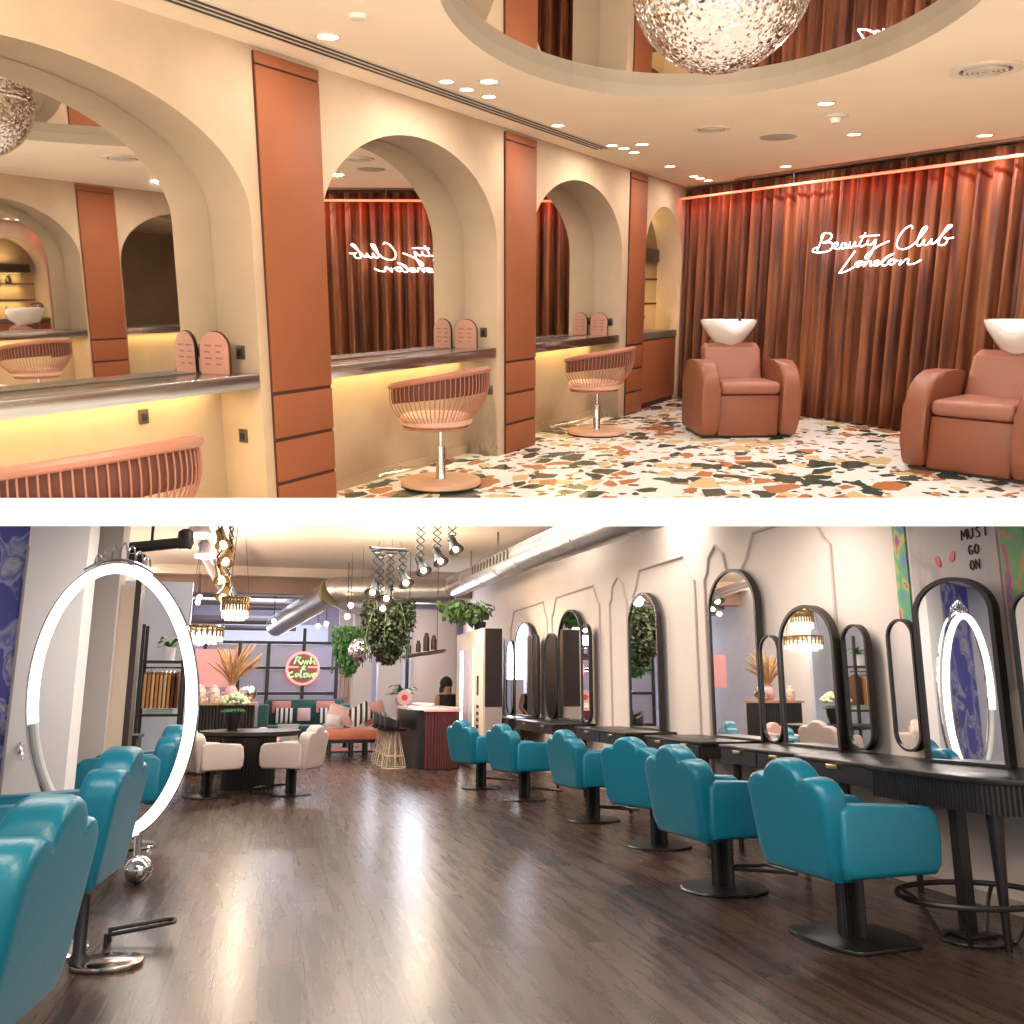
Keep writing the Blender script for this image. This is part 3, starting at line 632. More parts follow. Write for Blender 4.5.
# left pillars and panels
struct('wall_left', cut_low(B().box(-1.755, -1.36, 7.0, 7.35, 0, 3.2)), mat('white_pillar_paint', (.82, .77, .75), .75), smooth=False)
struct('wall_left', cut_low(B().box(-2.6, -1.76, 7.05, 7.2, 0, 3.2)), patchwork('blue_floral_paper', [(.0, (.10, .10, .42)), (.50, (.12, .12, .46)), (.54, (.50, .50, .66)), (.60, (.16, .16, .50)), (.66, (.62, .60, .66)), (.72, (.13, .12, .44))], 5, (1, 1, .6)), smooth=False)
struct('trim_4', B().box(-1.76, -1.745, 7.0 - .015, 7.0, 0, 2.2), mat('grey_corner_strip', (.30, .27, .26), .5), smooth=False)
struct('trim_5', cut_low(B().box(-1.69, -1.585, 8.5, 8.6, 0, 3.2)), mat('dark_strip', (.05, .03, .025), .5), smooth=False)  # plain dark strip filling the gap between the two pillars
struct('wall_left', cut_low(B().box(-1.58, -1.385, 8.55, 8.9, 0, 3.2)), mat('beige_pillar', (.60, .52, .47), .8), smooth=False)
struct('wall_left', B().box(-1.50, -1.27, 8.7, 8.95, 0, 2.12), mat('warm_panel', (.72, .58, .45), .7), smooth=False)
struct('trim_6', B().box(-1.27, -1.22, 8.72, 8.95, 0, 2.2), mat('dark_strip', (0, 0, 0)), smooth=False)
struct('wall_left', B().box(-2.6, -1.25, 14.0, 14.1, 0, 2.75), mat('pale_blue_wall', (.50, .54, .66), .8), smooth=False)
# --- wall mouldings (outlined panels with notched corners)
def notch(y0, y1, z0, z1, k):
    if y1 - y0 < .7: return [(y0, z0), (y0, z1 - .30), (y0 + .06, z1 - .25), (y0 + .10, z1 - .10), ((y0 + y1) / 2, z1), (y1 - .10, z1 - .10), (y1 - .06, z1 - .25), (y1, z1 - .30), (y1, z0)]
    return [(y0, z0), (y0, z1 - .28), (y0 + k * .35, z1 - .22), (y0 + k, z1), (y1 - k, z1), (y1 - k * .35, z1 - .22), (y1, z1 - .28), (y1, z0)]
for i, (a, c) in enumerate(((13.35, 15.6), (11.0, 13.1), (10.05, 10.62), (8.22, 9.85), (7.5, 8.0), (5.9, 7.25))):
    struct('trim_%d' % (7 + i), B().tube([(XWL - .006, y, z) for y, z in notch(a, c, .08, 2.55, .22)], .016, n=6), mould)
# --- cloud-back salon chair
def lobes():                                           # scalloped three-lobed outline of the back, x across, z up (from .36)
    L = [(-.27, .34), (-.315, .42), (-.325, .72)]
    L += [(-.21 + .118 * cos(rad(a)), .735 + .108 * sin(rad(a))) for a in range(170, 55, -15)]
    L += [(.158 * cos(rad(a)), .80 + .125 * sin(rad(a))) for a in range(168, 89, -13)]
    return L + [(-x, z) for x, z in L[::-1]]
def salon_chair(label, loc, rz, leather, group, base='disc', cat='salon chair', h=1., drop=0., s=1.):
    t = thing('cloud_back_chair', label, cat, loc, rz, group, s)
    up = B(); up.m = Matrix.Translation((0, 0, -drop)) @ Matrix.Shear('XY', 4, (0, 0))
    lean = Matrix.Identity(4); lean[1][2] = -.16; lean[1][3] = .16 * .36
    b = B(); b.m = Matrix.Translation((0, -.245, -drop)) @ lean
    O_ = lobes(); rings = []
    for y, k in ((-.0885, .80), (-.088, .89), (-.084, .935), (-.072, .972), (-.050, .995), (-.025, 1.0), (.025, 1.0), (.045, .995), (.062, .972), (.072, .935), (.076, .89), (.0765, .80)):
        rings.append([b.v((x * k, y, .62 + (z - .62) * k)) for x, z in O_])
    for A, D in zip(rings, rings[1:]):
        for q in range(len(O_)): b.f([A[q], A[(q + 1) % len(O_)], D[(q + 1) % len(O_)], D[q]])
    b.f(rings[0]); b.f(rings[-1]); obj('backrest', b, leather, t)
    for sg in (-1, 1):
        b = B(); b.m = Matrix.Translation((0, 0, -drop))
        P = [(-.27, .36), (-.30, .42), (-.30, .68), (-.25, .715), (.0, .70), (.27, .685), (.315, .65), (.335, .52), (.325, .40), (.28, .355)]
        b.prism(P, sg * .26 - .07 + .0, sg * .26 + .085 if sg > 0 else sg * .26 + .07, 'x', bev=.032, seg=3)
        obj('arm', b, leather, t)
    b = B(); b.m = Matrix.Translation((0, 0, -drop)); b.box(-.19, .19, -.24, .36, .44, .53, bev=.04, seg=3); obj('seat', b, leather, t)
    b = B(); b.m = Matrix.Translation((0, 0, -drop)); b.box(-.26, .26, -.27, .30, .355, .45, bev=.03); obj('seat_box', b, leather, t)
    zt = .352 - drop
    if base in ('disc', 'plate', 'square'):
        n = 48; b = B()
        prof = [((.073 if k % 2 else .064) * cos(2 * pi * k / n), (.073 if k % 2 else .064) * sin(2 * pi * k / n)) for k in range(n)]
        b.prism(prof, .022, zt, 'z'); obj('fluted_column', b, blk, t)
    else:
        obj('column', B().lathe([(.055, .03), (.05, .05), (.032, .07), (.032, zt)], n=24), chrome, t)
    if base == 'disc': d = obj('base_disc', B().lathe([(0, 0), (.275, 0), (.285, .008), (.275, .016), (.08, .022), (0, .022)], n=48), blk, t)
    elif base == 'chrome': d = obj('base_disc', B().lathe([(0, 0), (.25, 0), (.26, .008), (.25, .018), (.07, .03), (0, .03)], n=48), chrome, t)
    else: d = obj('base_plate', B().prism(pill(0, .29, -.27, .27, 8, .35), .0, .022, 'z', bev=.006), blk, t)
    if base in ('disc',):
        obj('footrest', B().tube(catmull([(-.06, .05, .13), (-.12, .36, .10), (-.16, .47, .09), (.16, .47, .09), (.12, .36, .10), (.06, .05, .13)], 4), .011, n=6), blkm, t)
    return t
GR = 'teal cloud-back chairs along the mirror wall'
salon_chair('teal cloud-back chair on a black square plate, nearest on the right', (2.83, 4.24, 0), rad(-84), teal, GR, 'square', s=.94)
salon_chair('large teal cloud-back chair on a round black base, second from the right edge', (2.75, 5.44, 0), rad(-83), teal, GR, 'disc', s=.94)
salon_chair('teal cloud-back chair half hidden behind the second nearest one', (3.00, 7.0, 0), rad(-66), teal, GR, 'disc', s=.91)
salon_chair('teal cloud-back chair in the middle of the right-hand row', (2.98, 8.5, 0), rad(-80), teal, GR, 'disc', s=.90)
salon_chair('teal cloud-back chair second from the far end of the row', (2.78, 10.25, 0), rad(-74), teal, GR, 'disc', s=.90)
salon_chair('smallest teal cloud-back chair at the far end by the bar', (2.57, 11.55, 0), rad(-70), teal, GR, 'disc', s=.90)
GL = 'teal cloud-back chairs on the left side'
salon_chair('teal cloud-back chair cut by the left picture edge, nearest of all', (-.93, 2.92, 0), rad(84), teal, GL, 'plate', drop=.01, s=1.0)
salon_chair('teal cloud-back chair standing in front of the glowing ring', (-1.07, 5.0, 0), rad(86), teal, GL, 'chrome', drop=.05, s=1.06)
salon_chair('teal cloud-back chair seen through the lower right of the ring', (-1.10, 8.0, 0), rad(88), teal, GL, 'chrome')
# dark footplate and post behind the nearest left chair
t = thing('footrest_stand', 'dark rounded footplate with a black post behind the nearest left chair', 'footrest', (-.70, 4.68, 0))
obj('plate', B().prism([(x * .9 + .04, y) for x, y in pill(0, .17, -.13, .13, 8, .6)], 0, .024, 'z', bev=.006), mat('polished_plate', (.45, .36, .30), .15, 1.), t)
obj('post', B().lathe([(.045, .024), (.04, .04), (.028, .06), (.028, .30)], (-.08, 0, 0), 20), blk, t)
t = thing('foot_bar', 'thin black double foot bar between the two nearest left chairs', 'foot bar', (-.48, 5.0, 0))
obj('bar', B().tube(catmull([(-.25, .0, .05), (.02, .03, .08), (.06, .08, .08), (.02, .13, .08), (-.25, .12, .05)], 4), .010, n=6), blkm, t)
obj('leg', B().tube([(-.24, .0, .001), (-.24, 0, .05)], .01), blkm, t); obj('leg', B().tube([(-.24, .12, .001), (-.24, .12, .05)], .01), blkm, t)
# --- stations: dark tables with arched mirrors
def amirror(name, label, yc, hw, z0, zt, x=3.94, rot=0, kind='arch', dep=.062, zr=None):
    t = thing(name, label, 'mirror', (x, yc, 0), rot, 'black framed arched mirrors on the right wall')
    fr = .029
    if kind == 'arch':
        sp = zt - min(hw * (zr or .8), .42)
        O_, I_ = arch(0, hw, z0, sp, zt, 28), arch(0, hw - fr, z0 + fr * .6, sp, zt - fr * .85, 28)
    else:
        O_, I_ = pill(0, hw, z0, zt, 14, .9), pill(0, hw - fr * .6, z0 + fr * .5, zt - fr * .5, 14, .9)
    if z0 < .7821 and kind != 'arch': pass
    obj('frame', B().ring(O_, I_, -dep, 0, 'x'), frame_b, t)
    obj('glass', B().prism(I_, -dep + .012, -dep + .02, 'x'), mirror_n, t)
    return t
def side(label, yc, hw, z0, z1, x, rot): return amirror('side_mirror', label, yc, hw, z0, z1, x, rot, 'pill', .05)
amirror('arched_mirror', 'wide arched mirror nearest on the right, in front of the poster', 4.475, .265, .788, 1.845, x=3.84, rot=rad(13))
side('narrow pill mirror left of the nearest arched mirror', 5.07, .13, .82, 1.65, 3.93, 0)
side('narrow pill mirror cut by the right picture edge', 3.99, .14, .82, 1.72, 3.93, 0)
amirror('arched_mirror', 'short arched mirror above the nearest teal chair, flanked by two narrow ones', 6.10, .37, .785, 1.83, x=3.90)
side('narrow dark-edged pill mirror left of the short arched mirror', 6.70, .15, .787, 1.64, 3.93, 0)
side('narrow pill mirror right of the short arched mirror', 5.56, .14, .80, 1.65, 3.93, 0)
amirror('arched_mirror', 'tall arched mirror with a flower vase below it, third from the right edge', 7.32, .44, .785, 2.26, x=3.95)
amirror('arched_mirror', 'tall arched mirror alone between two moulded wall panels', 9.37, .42, .785, 2.26, x=3.95)
amirror('arched_mirror', 'far arched mirror with a side mirror on each hand', 11.98, .52, .785, 2.29, x=3.95)
side('left wing mirror of the far three-part mirror', 12.86, .32, .787, 2.02, 3.93, 0)
side('right wing mirror of the far three-part mirror', 11.20, .16, .787, 2.04, 3.90, 0)
amirror('arched_mirror', 'farthest arched mirror on the wall beside the dark doorway', 14.4, .58, .785, 2.29, x=3.95)
side('left wing mirror of the farthest mirror', 15.27, .26, .787, 2.04, 3.93, 0)
side('right wing mirror of the farthest mirror', 13.58, .16, .787, 2.04, 3.90, 0)
def table(label, y0, y1, x0, legs, handles, step=None):
    t = thing('styling_table', label, 'table', (0, 0, 0), 0, 'black styling tables along the right wall')
    obj('tabletop', B().box(x0, 3.985, y0, y1, .755, .782, bev=.006), blk, t)
    obj('drawer_box', B().box(x0 + .015, 3.98, y0 + .02, y1 - .02, .645, .754), frame_b, t)
    n = len(handles)
    for k, (a, c) in enumerate(handles):
        d = obj('drawer', B().box(x0 + .002, x0 + .014, a, c, .65, .75), blk, t)
        obj('handle', B().box(x0 - .018, x0 + .001, (a + c) / 2 - .055, (a + c) / 2 + .055, .728, .752, bev=.003), gold, d)
    for x, y in legs: obj('leg', B().lathe([(.018, 0), (.024, .3), (.034, .645)], (x, y, 0), 16), blk, t)
    return t
t = table('long black styling table with fluted rounded end, nearest on the right', 4.02, 5.55, 3.36, [(3.42, 5.1), (3.9, 5.1)], [(4.72, 5.5)])
# fluted rounded end of the near table
P = [(3.98, 3.62), (3.75, 3.62), (3.60, 3.64)] + [(3.60 - .30 * sin(a), 3.94 - .30 * cos(a)) for a in [pi / 2 * i / 6 for i in range(1, 7)]] + [(3.30, 4.70), (3.36, 4.72), (3.98, 4.72)]
obj('rounded_top', B().prism(P, .754, .786, 'z', bev=.005), blk, t)
def fluted(pts, z0, z1, pitch, r):
    b = B(); pts = [Vector((p[0], p[1], 0)) for p in pts]
    for a, c in zip(pts, pts[1:]):
        n = max(1, round((c - a).length / pitch))
        for k in range(n):
            p = a.lerp(c, (k + .5) / n); b.lathe([(r, z0), (r, z1)], (p.x, p.y, 0), 8)
    return b
fl_pts = [(3.75, 3.65)] + [(3.60 - .27 * sin(a), 3.94 - .27 * cos(a)) for a in [pi / 2 * i / 6 for i in range(0, 7)]] + [(3.33, 4.68)]
obj('fluted_apron', fluted(fl_pts, .615, .753, .026, .0145), blk, t, label='vertical fluting round the table end')
obj('leg', B().lathe([(.016, 0), (.022, .2), (.040, .62)], (3.40, 3.86, 0), 18), blk, t, label='tapered front leg')
obj('leg', B().box(3.40, 3.46, 4.12, 4.18, .02, .62), blk, t); obj('leg_foot', B().box(3.34, 3.52, 4.06, 4.24, 0, .02, bev=.004), blk, t)
OX = Matrix.Translation((3.40, 4.06, 0))
def BO():
    b = B(); b.m = OX; return b
rg = obj('foot_ring', BO().tube([(.30 * cos(a) * 1.25, .24 * sin(a) * 1.25, .21) for a in [2 * pi * i / 32 for i in range(32)]], .014, True, 8), blkm, t)
for a in (rad(40), rad(130), rad(225), rad(320)):
    obj('strut', BO().tube(catmull([(.36 * cos(a), .29 * sin(a), .20), (.27 * cos(a), .22 * sin(a), .14), (.19 * cos(a), .16 * sin(a), .02), (.17 * cos(a), .14 * sin(a), .006)], 4), .011, n=6), blkm, rg)
obj('floor_ring', BO().tube([(.17 * cos(a), .14 * sin(a), .008) for a in [2 * pi * i / 24 for i in range(24)]], .008, True, 6), blkm, rg)
table('black styling table with a brass handle behind the nearest teal chair', 5.57, 6.75, 3.42, [(3.5, 5.7), (3.5, 6.6)], [(5.65, 6.15), (6.17, 6.7)])
table('black styling table under the tall mirror with the flower vase', 7.05, 8.25, 3.42, [(3.5, 7.15), (3.5, 8.15), (3.8, 7.15)], [(7.1, 7.62), (7.64, 8.2)])
table('black styling table under the lone tall arched mirror', 8.75, 10.35, 3.42, [(3.5, 8.85), (3.5, 10.25)], [(8.8, 9.5), (9.52, 10.3)])
table('black styling table under the far three-part mirror', 11.2, 13.1, 3.42, [(3.5, 11.3), (3.5, 13.0)], [(11.25, 12.1), (12.12, 13.05)])
table('farthest black styling table by the dark doorway', 13.5, 15.5, 3.42, [(3.5, 13.6), (3.5, 15.4)], [(13.55, 14.4), (14.42, 15.45)])
# things on the tables
def vase_flowers(label, loc, s=1., r=.16):
    t = thing('flower_vase', label, 'flowers in vase', loc, 0, None, s)
    obj('vase', B().lathe([(0, 0), (.055, 0), (.085, .10), (.095, .20), (.088, .20), (.07, .10), (0, .02)], n=24), blk, t)
    b = B(); rr = random.Random(3)
    for k in range(90):
        a = rr.uniform(0, 2 * pi); e = rr.uniform(0, 1); q = math.sqrt(e) * r
        b.ball((q * cos(a), q * sin(a), .27 + .10 * (1 - e)), rr.uniform(.016, .028), 8)
    obj('petals', b, hydr, t)
    b = B()
    for k in range(22):
        a = 2 * pi * k / 22; b.tube([(.03 * cos(a), .03 * sin(a), .16), (.09 * cos(a), .09 * sin(a), .20), (.135 * cos(a), .135 * sin(a), .185)], [.01, .02, .004], n=5)
    obj('leaves', b, leaf2, t)
    return t
# poster and its lettering
t = thing('wall_poster', 'bright collage poster with handwritten words MUST GO ON behind the nearest mirror', 'poster', (0, 0, 0))
obj('photo_panel', cut_low(B().box(XWL - .012, XWL - .001, 4.28, 5.02, 1.2, 2.9)), patchwork('grey_pink_photo', [(.0, (.50, .44, .42)), (.42, (.46, .40, .38)), (.50, (.40, .30, .28)), (.56, (.52, .44, .42)), (.64, (.30, .24, .23)), (.72, (.60, .55, .52))], 1.7, (1, 1, .6)), t)
coll = patchwork('collage_print', [(.0, (.05, .06, .30)), (.36, (.16, .18, .45)), (.44, (.10, .34, .16)), (.50, (.14, .40, .18)), (.55, (.50, .42, .12)), (.60, (.55, .12, .10)), (.66, (.22, .05, .26)), (.8, (.12, .35, .16))], 5.5, (1, 1, .7))
coll2 = patchwork('warm_collage_print', [(.0, (.60, .20, .08)), (.40, (.62, .26, .08)), (.47, (.15, .36, .15)), (.55, (.18, .38, .18)), (.60, (.55, .12, .12)), (.66, (.26, .08, .30)), (.8, (.12, .35, .16))], 5.5, (1, 1, .8))
obj('collage_strip', cut_low(B().box(XWL - .012, XWL - .001, 5.06, 5.18, 1.2, 2.9)), coll, t, label='green and blue painted strip')
obj('collage_strip', cut_low(B().box(XWL - .012, XWL - .001, 4.08, 4.25, 1.2, 2.9)), coll2, t, label='orange and green painted strip')
lip = mat('red_lipstick_paint', (.60, .05, .04), .4)
obj('painted_lips', B().prism(ellipse(4.765, 1.985, .022, .038, 16, -.4), XWL - .0165, XWL - .0125, 'x'), lip, t); obj('painted_lips', B().prism(ellipse(4.64, 2.0, .022, .036, 16, .4), XWL - .0165, XWL - .0125, 'x'), lip, t)
def letters(t, strokes, y0, z0, s, x, m, r, name='letter'):
    for st in strokes: obj(name, B().tube([(x, y0 - u * s, z0 + v * s) for u, v in st], r, n=5), m, t)
LT = {'M': [[(0, 0), (.08, 1), (.4, .35), (.7, 1), (.8, 0)]], 'U': [[(0, 1), (.04, .25), (.3, 0), (.55, .25), (.6, 1)]], 'S': [[(.55, .9), (.25, 1), (.08, .75), (.5, .4), (.45, .08), (.05, .05)]],
      'T': [[(0, 1), (.65, 1)], [(.32, 1), (.3, 0)]], 'G': [[(.6, .85), (.3, 1), (.05, .6), (.15, .1), (.5, .05), (.6, .45), (.35, .45)]], 'O': [[(.3, 1), (.05, .6), (.1, .15), (.35, 0), (.6, .3), (.58, .8), (.3, 1)]], 'N': [[(0, 0), (.05, 1), (.5, .05), (.58, 1)]]}
def word(t, w, y, z, s, x=XWL - .016, m=ink, r=.0045, adv=.85):
    for k, ch in enumerate(w):
        for st in LT[ch]: obj('letter', B().tube([(x, y - (k * adv + u) * s, z + v * s) for u, v in st], r, n=5), m, t)
word(t, 'MUST', 4.545, 2.085, .062, adv=.95); word(t, 'GO', 4.50, 1.99, .056); word(t, 'ON', 4.50, 1.90, .056)
# --- glowing ring
t = thing('ring_mirror_frame', 'huge oval glowing white hoop with a silver crown standing on the left', 'light ring', (-1.014, 6.5, 0), rad(4), None, 1.083)
E_ = lambda a, b_, y, n=72, a0=0, a1=2 * pi: [(a * cos(q) + .045 * sin(q) * -1, y, 1.055 + b_ * sin(q)) for q in [a0 + (a1 - a0) * i / n for i in range(n + 1)]]
obj('lit_tube', B().tube(E_(.437, .785, -.03, 84, rad(-85), rad(190)), .030, n=10), ledW, t, label='bright white diffuser')
obj('unlit_tube', B().tube(E_(.437, .785, -.03, 24, rad(190.5), rad(274.5)), .027, n=10), grey_r, t, label='unlit grey lower stretch')
obj('silver_rim', B().tube(E_(.475, .823, .03, 84)[:-1], .013, True, 8), chrome, t)
CZ = lambda x: 1.055 + .835 * math.sqrt(max(0, 1 - (x / .49) ** 2)) + .01
cr = obj('crown', B().tube([(-.24 + .04 * k, .0, CZ(-.20 + .04 * k)) for k in range(11)], .009, n=6), chrome, t)
for k in range(7):
    x = -.16 + .046 * k; h_ = .06 + .05 * (1 - abs(k - 3) / 3); z = CZ(x + .03)
    obj('crown_loop', B().tube(catmull([(x - .022, 0, z), (x - .018, 0, z + h_ * .6), (x, 0, z + h_), (x + .018, 0, z + h_ * .6), (x + .022, 0, z)], 3), .006, n=5), chrome, cr)
obj('support_ball', B().ball((.215, -.02, .08), .08, 24), chrome, t); obj('support_ball', B().ball((-.22, -.02, .08), .08, 24), chrome, t)
obj('stand_bar', B().tube([(-.22, .03, .15), (-.20, .03, .30)], .02), chrome, t); obj('stand_bar', B().tube([(.20, .03, .15), (.20, .03, .30)], .02), chrome, t)
# left-hand fittings
t = thing('wall_mounted_rack', 'wire rack with grey bars on the left picture edge wall', 'wall rack', (-1.86, 7.04, .78))
for k in range(6): obj('bar', B().tube([(-.10, -.03, .03 * k), (.07, -.03, .03 * k)], .006, n=6), ductd, t)
for x in (-.09, .06): obj('upright', B().tube([(x, -.022, -.02), (x, -.022, .18)], .006, n=6), ductd, t); obj('fixing', B().tube([(x, -.02, .08), (x, .008, .08)], .006, n=6), ductd, t)
t = thing('wall_mounted_lever', 'small chrome lever handle on the white pillar beside the ring', 'handle', (-1.66, 6.995, .80))
obj('lever', B().tube([(0, -.02, .03), (.02, -.03, 0), (.03, -.03, -.06)], .010), chrome, t); obj('rose', B().box(-.014, .014, -.012, 0, -.02, .05, bev=.003), chrome, t)
t = thing('styling_table', 'dark styling table edge seen through the left of the ring', 'table', (0, 0, 0))
obj('tabletop', B().box(-1.85, -1.20, 9.2, 9.6, .76, .79), blk, t); obj('drawer_box', B().box(-1.83, -1.22, 9.22, 9.58, .62, .759), frame_b, t)
for x in (-1.78, -1.27): obj('leg', B().lathe([(.02, 0), (.035, .62)], (x, 9.4, 0), 12), blk, t)
t = thing('styling_table', 'dark fluted cabinet table seen through the middle of the ring', 'table', (0, 0, 0))
obj('tabletop', B().box(-2.10, -1.52, 10.2, 11.0, .80, .83), blk, t); obj('fluted_body', fluted([(-2.06, 10.25), (-1.56, 10.25)], 0, .80, .03, .016), blk, t); obj('body', B().box(-2.07, -1.55, 10.26, 10.98, 0, .80), blk, t)
# --- reception table group
t = thing('round_table', 'round black table with a fluted drum base among the cream chairs', 'table', (-.27, 12.25, 0))
obj('tabletop', B().lathe([(0, .64), (.60, .64), (.62, .66), (.62, .70), (0, .705)], n=48), blk, t)
obj('drum_base', fluted([(.30 * cos(2 * pi * k / 24), .30 * sin(2 * pi * k / 24)) for k in range(25)], 0, .62, .05, .03), blk, t)
obj('drum_core', B().lathe([(0, .001), (.30, .001), (.30, .619), (0, .619)], n=32), blk, t)
GC = 'cream cloud-back chairs at the round table'
salon_chair('cream chair left of the round table, beside the ring', (-.70, 11.35, 0), rad(-56), cream, GC, 'plate', s=.86, cat='salon chair')
salon_chair('cream chair right of the round table on a black disc', (.24, 11.40, 0), rad(62), cream, GC, 'disc', s=.86)
salon_chair('cream chair behind the round table, facing the camera', (-.17, 13.42, 0), rad(172), mat('pink_leather', (.60, .36, .32), .45), GC, 'disc', s=.74)
t = thing('console', 'dark fluted console with a wooden top behind the round table', 'console', (0, 0, 0))
obj('fluted_front', fluted([(-1.20, 14.35), (-.28, 14.35)], 0, .98, .045, .024), frame_b, t); obj('body', B().box(-1.20, -.28, 14.36, 14.8, 0, .98), frame_b, t); obj('top', B().box(-1.23, -.25, 14.30, 14.83, .981, 1.02), mat('oak_top', (.45, .27, .15), .4), t)
vase_flowers('pale hydrangeas in a tall black vase behind the cream chairs', (-.50, 12.35, .7055), 1.2, .16)
t = thing('pampas_vase', 'tall dried pampas grass in a pink vase on the console', 'dried grass', (-.64, 14.60, 1.0205))
obj('vase', B().lathe([(0, 0), (.06, 0), (.10, .08), (.09, .18), (.05, .24), (.06, .27), (.045, .27), (0, .2)], n=24), pinkm, t)
rr = random.Random(5)
for k in range(40):
    a = rr.uniform(0, 2 * pi); sp = rr.uniform(.08, .46); h_ = rr.uniform(.35, .68)
    x, y = sp * cos(a), sp * sin(a) * .6
    obj('plume', B().tube(catmull([(0, 0, .22), (x * .35, y * .35, .22 + h_ * .5), (x, y, .22 + h_)], 4), [.004, .005, .008, .010, .015, .019, .018, .011, .003], n=6), pampas, t)
for k in range(2):
    t = thing('glass_jar', ['patterned glass jar at the left end of the console', 'second patterned glass jar on the console nearer the flowers'][k], 'jar', (-1.08 + .2 * k, 14.5, 1.0205), 0, 'glass jars on the console')
    obj('jar', B().lathe([(0, 0), (.075, 0), (.085, .05), (.085, .17), (.06, .21), (0, .21)], n=20), patchwork('speckled_glass', [(.0, (.5, .35, .28)), (.5, (.6, .5, .45)), (.6, (.3, .18, .15))], 30), t); obj('lid', B().lathe([(0, .21), (.062, .21), (.05, .24), (.015, .25), (0, .27)], n=16), pinkm, t)
t = thing('silver_bowl', 'crumpled silver foil bowl sculpture right of the hydrangeas', 'sculpture', (-.40, 14.46, 1.0205))
obj('bowl', B().ball((0, 0, .13), .13, 14, (1.1, 1, 1)), mosaic('foil', 18, (.85, .84, .82), .2), t)
# clothes rack
t = thing('clothes_rack', 'black shelving frame holding garments, seen through the ring', 'clothes rack', (0, 0, 0))
for x in (-1.72, -1.20):
    for y in (12.85, 13.2): obj('upright', B().box(x - .02, x + .02, y - .02, y + .02, 0, 2.05), blkm, t)
for z in (.86, 1.55): obj('shelf', B().box(-1.70, -1.22, 12.84, 13.2, z, z + .03), blkm, t)
obj('rail', B().tube([(-1.70, 13.02, 1.49), (-1.22, 13.02, 1.49)], .012), chrome, t)
for k in range(9):
    x = -1.66 + .05 * k
    g = thing('hanging_garment', ['camel', 'amber', 'tan', 'amber', 'camel', 'tan', 'amber', 'brown', 'dark brown'][k] + ' garment hanging on the rack, ' + ['first', 'second', 'third', 'fourth', 'fifth', 'sixth', 'seventh', 'eighth', 'last'][k] + ' from the left', 'garment', (x, 13.02, 0), 0, 'garments on the rack')
    obj('hanger', B().tube([(0, 0, 1.473), (0, 0, 1.45), (0, -.12, 1.42)], .004, n=5), chrome, g)
    obj('cloth', B().prism([(-.15, .965), (-.14, 1.38), (-.04, 1.44), (.04, 1.44), (.14, 1.38), (.15, .965)], -.018, .018, 'x', bev=.01), garm[[0, 1, 2, 1, 0, 2, 1, 3, 3][k]], g)
t = thing('folded_towels', 'folded pale green towels on the low shelf under the garments', 'towels', (-1.45, 13.02, .891))
for k in range(2): obj('towel', B().box(-.17, .17, -.12, .12, .02 * k * 1.5, .02 * k * 1.5 + .028, bev=.008), mat('mint_towel', (.40, .55, .48), .9), t)
def fern(name, label, loc, n, L_, m, pot=None, seed=1, droop=1., cat='plant', wide=.035):
    t = thing(name, label, cat, loc); rr = random.Random(seed); b = B()
    for k in range(n):
        a = rr.uniform(0, 2 * pi); l = L_ * rr.uniform(.6, 1); up = rr.uniform(.15, .9)
        p0 = Vector((0, 0, 0)); p1 = Vector((l * .5 * cos(a), l * .5 * sin(a), l * up * .7)); p2 = Vector((l * cos(a), l * sin(a), l * up * .7 - droop * l * .5))
        pts = catmull([p0, p1, p2], 4); wv = Vector((-sin(a), cos(a), 0)) * wide
        V = [(b.v(p - wv * sin(pi * min(.98, (i + .4) / len(pts)))), b.v(p + wv * sin(pi * min(.98, (i + .4) / len(pts))))) for i, p in enumerate(pts)]
        for A, D in zip(V, V[1:]): b.f([A[0], A[1], D[1], D[0]])
    obj('fronds', b, m, t)
    if pot: obj('pot', B().lathe([(0, -.18), (.07, -.18), (.09, 0), (.08, 0), (0, -.02)], n=18), pot, t)
    return t
fern('potted_plant', 'slim green plant on the shelf above the garments', (-1.40, 13.02, 1.761), 16, .24, leaf2, white_c, 2, .3)
# --- far glazed partition with neon sign
t = thing('glazed_partition', 'black steel grid partition with lilac panes at the far end', 'partition', (0, 0, 0))
YG = 22.
for x in (-1.6, -.84, -.19, .61, 1.38): obj('upright', B().box(x - .04, x + .04, YG - .04, YG + .04, 0, 2.30 if x != .61 else 2.62), blkm, t)
for z in (.34, 1.12, 1.70, 2.28): obj('rail', B().box(-1.6, 1.40, YG - .039, YG + .039, z - .035, z + .035), blkm, t)
for i, (x0, x1) in enumerate(((-1.56, -.88), (-.80, -.23), (-.15, .57), (.65, 1.34))):
    for z0, z1 in ((.38, 1.08), (1.16, 1.66), (1.74, 2.24)):
        obj('pane', B().box(x0, x1, YG - .008, YG + .008, z0, z1), lilac if z1 < 1.7 else mat('hazy_pane', (.42, .42, .52), .25), t)
t = thing('neon_sign', 'round neon sign with green script and pink ring on the far partition', 'neon sign', (.60, YG - .10, 1.69))
npk = mat('pink_neon', (1, .5, .45), .5, emit=(1, .20, .18), es=1.5); ngr = mat('green_neon', (.7, 1, .6), .5, emit=(.22, .9, .28), es=1.25)
obj('ring', B().tube([(.36 * cos(a), 0, .36 * sin(a)) for a in [2 * pi * i / 40 for i in range(40)]], .028, True, 8), npk, t)
obj('bar', B().tube([(-.34, 0, .03), (-.10, 0, .03)], .018), npk, t); obj('bar', B().tube([(.12, 0, .03), (.34, 0, .03)], .018), npk, t)
